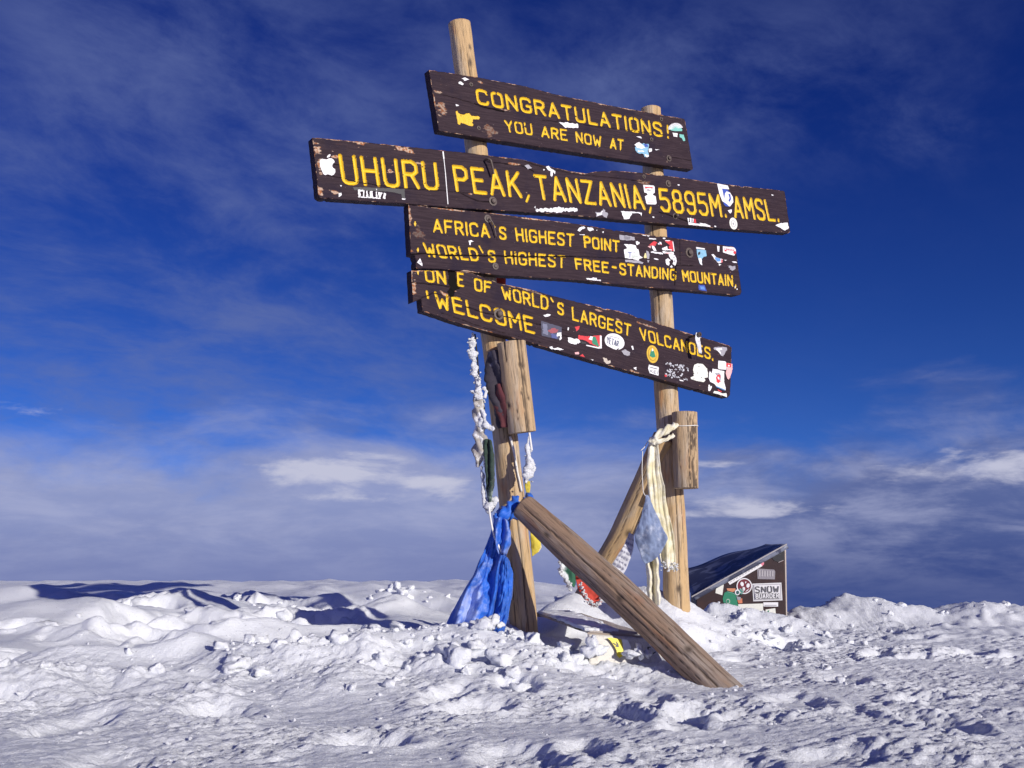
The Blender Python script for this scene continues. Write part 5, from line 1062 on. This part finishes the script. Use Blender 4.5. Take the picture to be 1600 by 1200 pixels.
for r_i in range(7):
    for c_i in range(4):
        v = .12+r_i*.12; u0 = .10+c_i*.22+random.uniform(-.03, .03)
        def pt(u, v):
            i = min(39, int(v*39)); j = min(23, int(u*23)); return V.reshape(40, 24, 3)[i, j]+np.array([0, -.0065, .001])
        prt.append([pt(u0, v), pt(u0+.15, v+.01), pt(u0+.15, v+.05), pt(u0, v+.045)])
A = Acc()
for q in prt: A.add(q, [[0, 1, 2, 3]])
A.build('print', [paint((.30, .30, .38), .8, .2)], o)
def fringe(name, edge, y, n, lo, hi, parent, spread=4):
    A = Acc(); ln = len(edge)-1
    for i in range(n):
        t = random.random()*ln; k_ = min(int(t), ln-1); f = t-k_
        x = edge[k_][0]*(1-f)+edge[k_+1][0]*f; yy = edge[k_][1]*(1-f)+edge[k_+1][1]*f
        A.add(*lump(at_y(x+random.gauss(0, spread*.4), yy+random.gauss(0, spread*.4), y+random.uniform(-.015, .015)), random.uniform(lo, hi), i+300, False, .45))
    return A.build(name, [M_ICE], parent, smooth=True)
yr = 5.55
V, F = sheet(rows_px([[(901, 884), (918, 880), (938, 890)], [(899, 902), (920, 900), (940, 908)], [(903, 920), (924, 920), (942, 922)], [(911, 935), (926, 937), (941, 933)], [(919, 945), (929, 949), (939, 945)]], yr), 40, 28, .012, .05, 55)
uu = np.tile(np.linspace(0, 1, 28), 40); vv = np.repeat(np.linspace(0, 1, 40), 28)
o = cloth('prayer_flag', V, F, M_RED, .5*np.clip(np.abs(uu-.5)*2-.55, 0, 1)+.45*sstep(vv, .75, 1), None, .006, base=V.mean(0)); tag(o, 'red flag with a frosted fringe hanging under the front brace', 'flag', PF)
fringe('frozen_fringe', [(905, 898), (908, 918), (918, 936), (928, 946), (938, 943), (941, 925)], yr-.01, 90, .004, .010, o)
V, F = sheet(rows_px([[(877, 874), (886, 876), (896, 888)], [(877, 888), (887, 890), (899, 900)], [(880, 900), (888, 904), (900, 912)], [(885, 908), (890, 912), (897, 918)]], yr), 30, 22, .010, .04, 57)
uu = np.tile(np.linspace(0, 1, 22), 30); o = cloth('prayer_flag', V, F, M_GREEN, .7*(1-sstep(uu, .15, .55)), None, .006, base=V.mean(0)); tag(o, 'green flag edged with white ice at the left of the red flag', 'flag', PF)
fringe('frozen_fringe', [(876, 876), (877, 892), (882, 903), (889, 912), (892, 922)], yr-.01, 40, .006, .014, o, 3)

# ------------------------------------------------------------------ broken panel half buried between the posts
yp = 5.62
PN = thing('buried_panel', 'broken grey panel with a yellow arrow sticker, half buried in snow between the posts', 'panel', at_y(930, 990, 5.3))
def plank(name, a, b, wvec, tvec, M, parent, seed=0):
    a, b, wvec, tvec = map(lambda v: np.array(v, float), (a, b, wvec, tvec)); n_ = 40
    V, Gc = [], []; L = np.linalg.norm(b-a); wl, tl = np.linalg.norm(wvec), np.linalg.norm(tvec)
    bev = min(tl, wl)*.18
    prof = [(0, bev/tl), (bev/wl, 0), (1-bev/wl, 0), (1, bev/tl), (1, 1-bev/tl), (1-bev/wl, 1), (bev/wl, 1), (0, 1-bev/tl)]
    for i in range(n_):
        t = i/(n_-1); j = .05*noise2(np.array([t*9.]), np.array([seed*3.1]), seed)[0]
        for (u, v) in prof:
            e_ = .06*noise2(np.array([t*22+u]), np.array([v*7+seed]), seed+1)[0]
            V.append(a+(b-a)*t+wvec*(u+e_*.3)+tvec*(v+j+e_*.4)); Gc.append((u*wl+seed, v*tl, t*L))
    F = [tuple(f) for f in grid_faces(n_, 8, True)]+[tuple(range(8))[::-1], tuple(range((n_-1)*8, n_*8))]
    return add_mesh(name, V, F, M, parent, attrs={'grain': np.array(Gc), 'crack': np.zeros(len(V)), 'pale': np.zeros(len(V))}, smooth=False)
ra, rb = at_y(838, 957, 5.72), at_y(907, 960, 5.78)
plank('rail', ra, rb, (.02, .03, 0), (0, 0, -.024), M_DECK, PN, 1)
# sloping lid under thin snow
la, lb, lc, ld = at_y(842, 962, 5.71), at_y(908, 962, 5.77), at_y(1003, 992, 5.06), at_y(921, 991, 4.98)
V, F = sheet([[la, lb], [ld, lc]], 30, 30, .012, .09, 61); o = add_mesh('lid', V, F, M_DECK, PN, attrs={'grain': V[:, [0, 2, 1]], 'crack': sstep(fbm3(V[:, 0], V[:, 1]*.4, V[:, 2], .12, 3, .5, 4), .45, .6), 'pale': np.full(len(V), .3)})
md = o.modifiers.new('thickness', 'SOLIDIFY'); md.thickness = .014; md.offset = 1 if False else -1
V, F = sheet([[la+(0, 0, .012), la*.3+lb*.7+(0, 0, .014)], [la*.5+ld*.5+(-.02, 0, .02), (la*.4+lb*.6)*.5+(ld*.35+lc*.65)*.5+(0, 0, .020)], [ld+(-.02, 0, .014), ld*.45+lc*.55+(0, 0, .010)]], 60, 40, .022, .05, 71)
o = add_mesh('snow_cover', V, F, M_SNOW, PN); md = o.modifiers.new('thickness', 'SOLIDIFY'); md.thickness = .016; md.offset = -1
fa, fb = at_y(918, 988, 4.93), at_y(1030, 995, 5.02)
plank('rail', fa, fb, (.01, .025, 0), (0, 0, -.014), M_DECK, PN, 2)
dn = np.array([.0, -.035, -.15])
V, F = sheet([[fa+(0, .004, -.012), fb+(0, .004, -.012)], [fa+dn, fb+dn]], 14, 30, .004, .05, 62)
o = add_mesh('face', V, F, paint((.62, .60, .55), .6, .4), PN); md = o.modifiers.new('thickness', 'SOLIDIFY'); md.thickness = .016; md.offset = -1
FP = Plane(fa+(0, -.006, 0), np.cross(fb-fa, dn)*(1 if np.cross(fb-fa, dn)[1] < 0 else -1))
zq = lambda pts: zm(830, 900, .1375, pts)
def fsticker(shapes, label=None):
    A = Acc(); ms = []
    for i, (c, pts) in enumerate(shapes):
        if c not in ms: ms.append(c)
        A.add([FP.moved(.024+.002*i).hit(*p) for p in pts], [list(range(len(pts)))], ms.index(c))
    s_ = A.build('sticker', [paint(c, .5, .12) for c in ms], PN)
    if label: s_['label'] = label
fsticker([((.80, .66, .02), rag(zq([(865, 705), (905, 698), (970, 712), (1025, 720), (1030, 760), (1045, 840), (1058, 900), (1000, 935), (975, 905), (970, 845), (945, 800), (900, 735)]), .4, 2.5, 3)), (BLK, zq([(925, 755), (950, 765), (975, 790), (965, 740), (990, 770), (998, 808), (950, 805), (970, 795), (940, 775)]))], 'yellow sticker with a black arrow')
fsticker([((.85, .85, .86), rag(zq([(1030, 722), (1090, 722), (1130, 790), (1135, 820), (1085, 870), (1058, 890)]), .4, 2.5, 4))], 'white torn sticker')
fsticker([(BLK, zq([(1320, 805), (1360, 805), (1360, 815), (1335, 815), (1335, 850), (1322, 850)])), (BLK, zq([(1380, 875), (1420, 855), (1420, 865), (1385, 888)]))])
# snow lying on and against the panel
A = Acc()
for i, (px, py, yy, r, fl) in enumerate([(1000, 1017, 4.88, .034, (1.3, .7, .9)), (986, 1022, 4.86, .03, (1.3, .7, .7)), (1012, 1022, 4.88, .028, (1.3, .7, .7)), (1018, 1003, 4.93, .012, (1, 1, 1)), (926, 1003, 4.86, .046, (1.3, .6, .9)), (938, 1016, 4.85, .036, (1.3, .6, .8)), (918, 1018, 4.85, .05, (1.3, .7, .8))]):
    A = Acc(); A.add(*lump(at_y(px, py, yy), r, 400+i, True, .4, fl)); A.build('snow_clump', [M_SNOW], PN, smooth=True)

# ------------------------------------------------------------------ sticker covered box behind the right post
BXP = Plane(at_y(1150, 900, 7.5), (-.10, -.995, 0)); bd = -BXP.n*.72
BX = thing('summit_box', 'dark brown sloping box plastered with stickers, sunk in snow behind the right post', 'box', BXP.hit(1155, 960))
mbx, n, b = mat('dark_brown_paint'); co = objco(n)
setc(n, b, 'Base Color', n.mix(n.ramp(n.noise(co, 14, 5), .4, .7), (.020, .005, .007), (.036, .011, .010))); setc(n, b, 'Roughness', .6)
mlid, n, b = mat('frosted_lid'); co = objco(n)
setc(n, b, 'Base Color', n.mix(n.ramp(n.noise(co, 5.5, 3, .5, .6), .50, .56, 0, .85), n.mix(n.noise(co, 30, 4), (.035, .04, .075), (.07, .075, .12)), (.20, .22, .29))); setc(n, b, 'Roughness', .5)
def prism(name, front, dvec, mats, parent, bevel=.004):
    f = np.array(front); n_ = len(f); V = np.concatenate([f, f+dvec])
    F = [list(range(n_)), list(range(n_, 2*n_))[::-1]]+[[i, n_+i, n_+(i+1) % n_, (i+1) % n_] for i in range(n_)]
    o = add_mesh(name, V, F, mats, parent, smooth=False)
    if bevel: md = o.modifiers.new('bevel', 'BEVEL'); md.width = bevel; md.segments = 2
    return o
hp = BXP.hit
prism('front_panel', [hp(1088, 930), hp(1225.5, 856), hp(1228.5, 990), hp(1088, 990)], -BXP.n*.02, mbx, BX)
bk = [hp(1090, 931)-BXP.n*.024, hp(1222, 858)-BXP.n*.024, hp(1224.5, 990)-BXP.n*.024, hp(1090, 990)-BXP.n*.024]
prism('body', bk, bd*.9, mbx, BX)
prism('edge_trim', [hp(1225.8, 851), hp(1228, 851), hp(1230.5, 990), hp(1228.8, 990)], -BXP.n*.03, paint((.55, .47, .40), .6, .3), BX, .001)
# lid: a slanting slab, its back edge sagging
FL, FR = hp(1081, 932)+BXP.n*.03, hp(1227.5, 850)+BXP.n*.03
BR_, BL_ = at_y(1197, 848.5, 8.28), at_y(1062, 890, 8.30)
BLm = FL*.45+BL_*.55; 
nr_, nc_ = 14, 26; P_ = np.zeros((nr_, nc_, 3))
for i in range(nr_):
    for j in range(nc_):
        u, v = j/(nc_-1), i/(nr_-1); P_[i, j] = (FL*(1-u)+FR*u)*(1-v)+(BL_*(1-u)+BR_*u)*v+np.array([0, 0, .012*math.sin(u*9+v*3)*v])
V = P_.reshape(-1, 3); F = grid_faces(nr_, nc_)
lid = add_mesh('lid', V, F, mlid, BX); md = lid.modifiers.new('thickness', 'SOLIDIFY'); md.thickness = .035; md.offset = -1
add_l = prism('lid_edge', [FL+(-.004, -.004, .004), FR+(.004, -.004, .004), FR+(.004, -.004, -.006), FL+(-.004, -.004, -.006)], np.array([0, .012, 0]), paint((.38, .36, .36), .6, .5), BX, 0)
zb = lambda pts: zm(1060, 840, .1125, pts)
def bsticker(shapes, label=None, name='sticker'):
    A = Acc(); ms = []
    for i, (c, pts, *opt) in enumerate(shapes):
        if c not in ms: ms.append(c)
        lay = opt[0] if opt else i
        A.add([BXP.moved(.003+.0022*lay).hit(*p) for p in pts], [list(range(len(pts)))], ms.index(c))
    s_ = A.build(name, [paint(c, .55, .18) for c in ms], BX)
    if label: s_['label'] = label
bsticker([(BLK, zb([(1270, 215), (1440, 140), (1465, 155), (1470, 310), (1400, 345), (1330, 320), (1290, 270)]))], name='opening_shade')  # flat black sheet: the dark of an open gap, painted on
bsticker([((.45, .40, .40), seg(zb([(1290, 215)])[0], zb([(1410, 185)])[0], 1.6)), ((.40, .34, .34), seg(zb([(1390, 345)])[0], zb([(1460, 315)])[0], .9))], name='hinge')
bsticker([(WHT, zb([(680, 605), (1130, 345), (1165, 395), (715, 655)]), 0), ((.72, .22, .30), zb([(1130, 345), (1185, 318), (1190, 368), (1165, 395)]), 0)]+[(GRY, seg(zb([(720+i*42, 620-i*24.6)])[0], zb([(745+i*42, 606-i*24.6)])[0], .8), 1) for i in range(10)], 'long slanting white strip with a pink end')
bsticker([((.26, .24, .27), zb([(1095, 440), (1115, 430), (1330, 445), (1345, 470), (1340, 580), (1100, 575)]), 0)]+[((.42, .40, .42), zb([(1120+i*36, 450+i*3), (1140+i*36, 452+i*3), (1140+i*36, 540), (1118+i*36, 540)]), 1) for i in range(6)], 'faded grey square sticker')
ring_ = lambda r0, r1, c, lay: [(c, zb([(915+r0*math.cos(a), 672+r0*1.02*math.sin(a)), (915+r0*math.cos(a2), 672+r0*1.02*math.sin(a2)), (915+r1*math.cos(a2), 672+r1*1.02*math.sin(a2)), (915+r1*math.cos(a), 672+r1*1.02*math.sin(a))]), lay) for a, a2 in [(i*math.pi/14, (i+1)*math.pi/14) for i in range(28)]]
bsticker([((.16, .015, .03), zb([(915+108*math.cos(i*math.pi/16), 672+110*math.sin(i*math.pi/16)) for i in range(32)]), 0)]+ring_(94, 108, WHT, 1)+[(WHT, ell(*zb([(885, 645)])[0], 2.6, 3.6, -15, 14), 1), (WHT, ell(*zb([(968, 665)])[0], 2.6, 3.6, 15, 14), 1), (WHT, zb([(925, 610), (948, 612), (930, 640)]), 1), (WHT, ell(*zb([(905, 715)])[0], 2.3, 3.4, 20, 14), 1), (WHT, zb([(850, 700), (870, 735), (905, 755), (900, 740), (878, 722)]), 1), (WHT, zb([(985, 700), (965, 735), (930, 755), (940, 738), (962, 722)]), 1)], 'round maroon emblem with white petals')
bsticker([(GRN, zb([(640, 765), (680, 745), (760, 765), (820, 800), (820, 900), (835, 960), (730, 940), (625, 900), (615, 850)]), 0), ((.12, .36, .27), zb([(680, 748), (760, 765), (815, 798), (810, 806), (750, 775), (675, 757)]), 1), ((.5, .58, .5), ell(*zb([(690, 885)])[0], 3.2, 3.8, 0, 14), 1), (GRN, ell(*zb([(690, 885)])[0], 2.2, 2.8, 0, 14), 2), ((.62, .26, .14), zb([(670, 705), (790, 705), (800, 740), (750, 755), (680, 735)]), 0), (WHT, ell(*zb([(820, 760)])[0], 4.0, 4.6, 0, 16), 2), ((.03, .10, .10), ell(*zb([(824, 762)])[0], 2.4, 2.9, 0, 14), 3), ((.05, .25, .20), zb([(845, 715), (900, 705), (915, 740), (880, 790), (850, 775)]), 1), ((.62, .20, .10), zb([(820, 870), (885, 840), (890, 910), (835, 915)]), 1), (GRY, zb([(805, 815), (870, 830), (860, 870), (820, 865)]), 2)], 'green and orange sticker')
bsticker([(CRM, zb([(530, 650), (560, 635), (630, 655), (610, 800), (515, 770)]))], 'tall cream sticker')
sb = [((.70, .70, .72), zb([(1025, 640), (1430, 625), (1445, 870), (1040, 885)]), 0), (GRY, zb([(1042, 655), (1418, 642), (1430, 856), (1056, 868)]), 1), ((.74, .74, .76), zb([(1052, 663), (1408, 651), (1418, 848), (1066, 860)]), 2)]
bsticker(sb+words('SNOW', zb([(1075, 765)])[0], zb([(1392, 755)])[0], zb([(1070, 685)])[0], zb([(1388, 675)])[0], 2.0, (.10, .10, .11), 3)+[((.18, .18, .19), zb([(1066, 778), (1400, 768), (1404, 845), (1072, 855)]), 3)]+words('BOARDER', zb([(1078, 843)])[0], zb([(1394, 834)])[0], zb([(1076, 788)])[0], zb([(1392, 779)])[0], 1.25, (.78, .78, .80), 4), 'white rectangular sticker reading SNOW BOARDER')
bsticker([(CRM, zb([(830, 925), (1175, 915), (1180, 1080), (840, 1090)]), 0)]+words('15.2107', zb([(930, 1035)])[0], zb([(1130, 1032)])[0], zb([(930, 985)])[0], zb([(1130, 980)])[0], .9, (.3, .28, .26), 1) if '0' in GL and '7' in GL else [(CRM, zb([(830, 925), (1175, 915), (1180, 1080), (840, 1090)]), 0)], 'large cream sticker at the snow line')
bsticker([(WHT, zb([(1180, 900), (1385, 898), (1385, 958), (1180, 955)]), 0), (GRY, zb([(1200, 935), (1365, 935), (1365, 945), (1200, 945)]), 1)], 'narrow white strip sticker')
bsticker([(CRM, zb([(1210, 1000), (1345, 980), (1355, 1075), (1215, 1080)]), 0), (GRN, zb([(1240, 1020), (1262, 1005), (1255, 1045), (1235, 1050)]), 1)], 'small cream and green sticker')
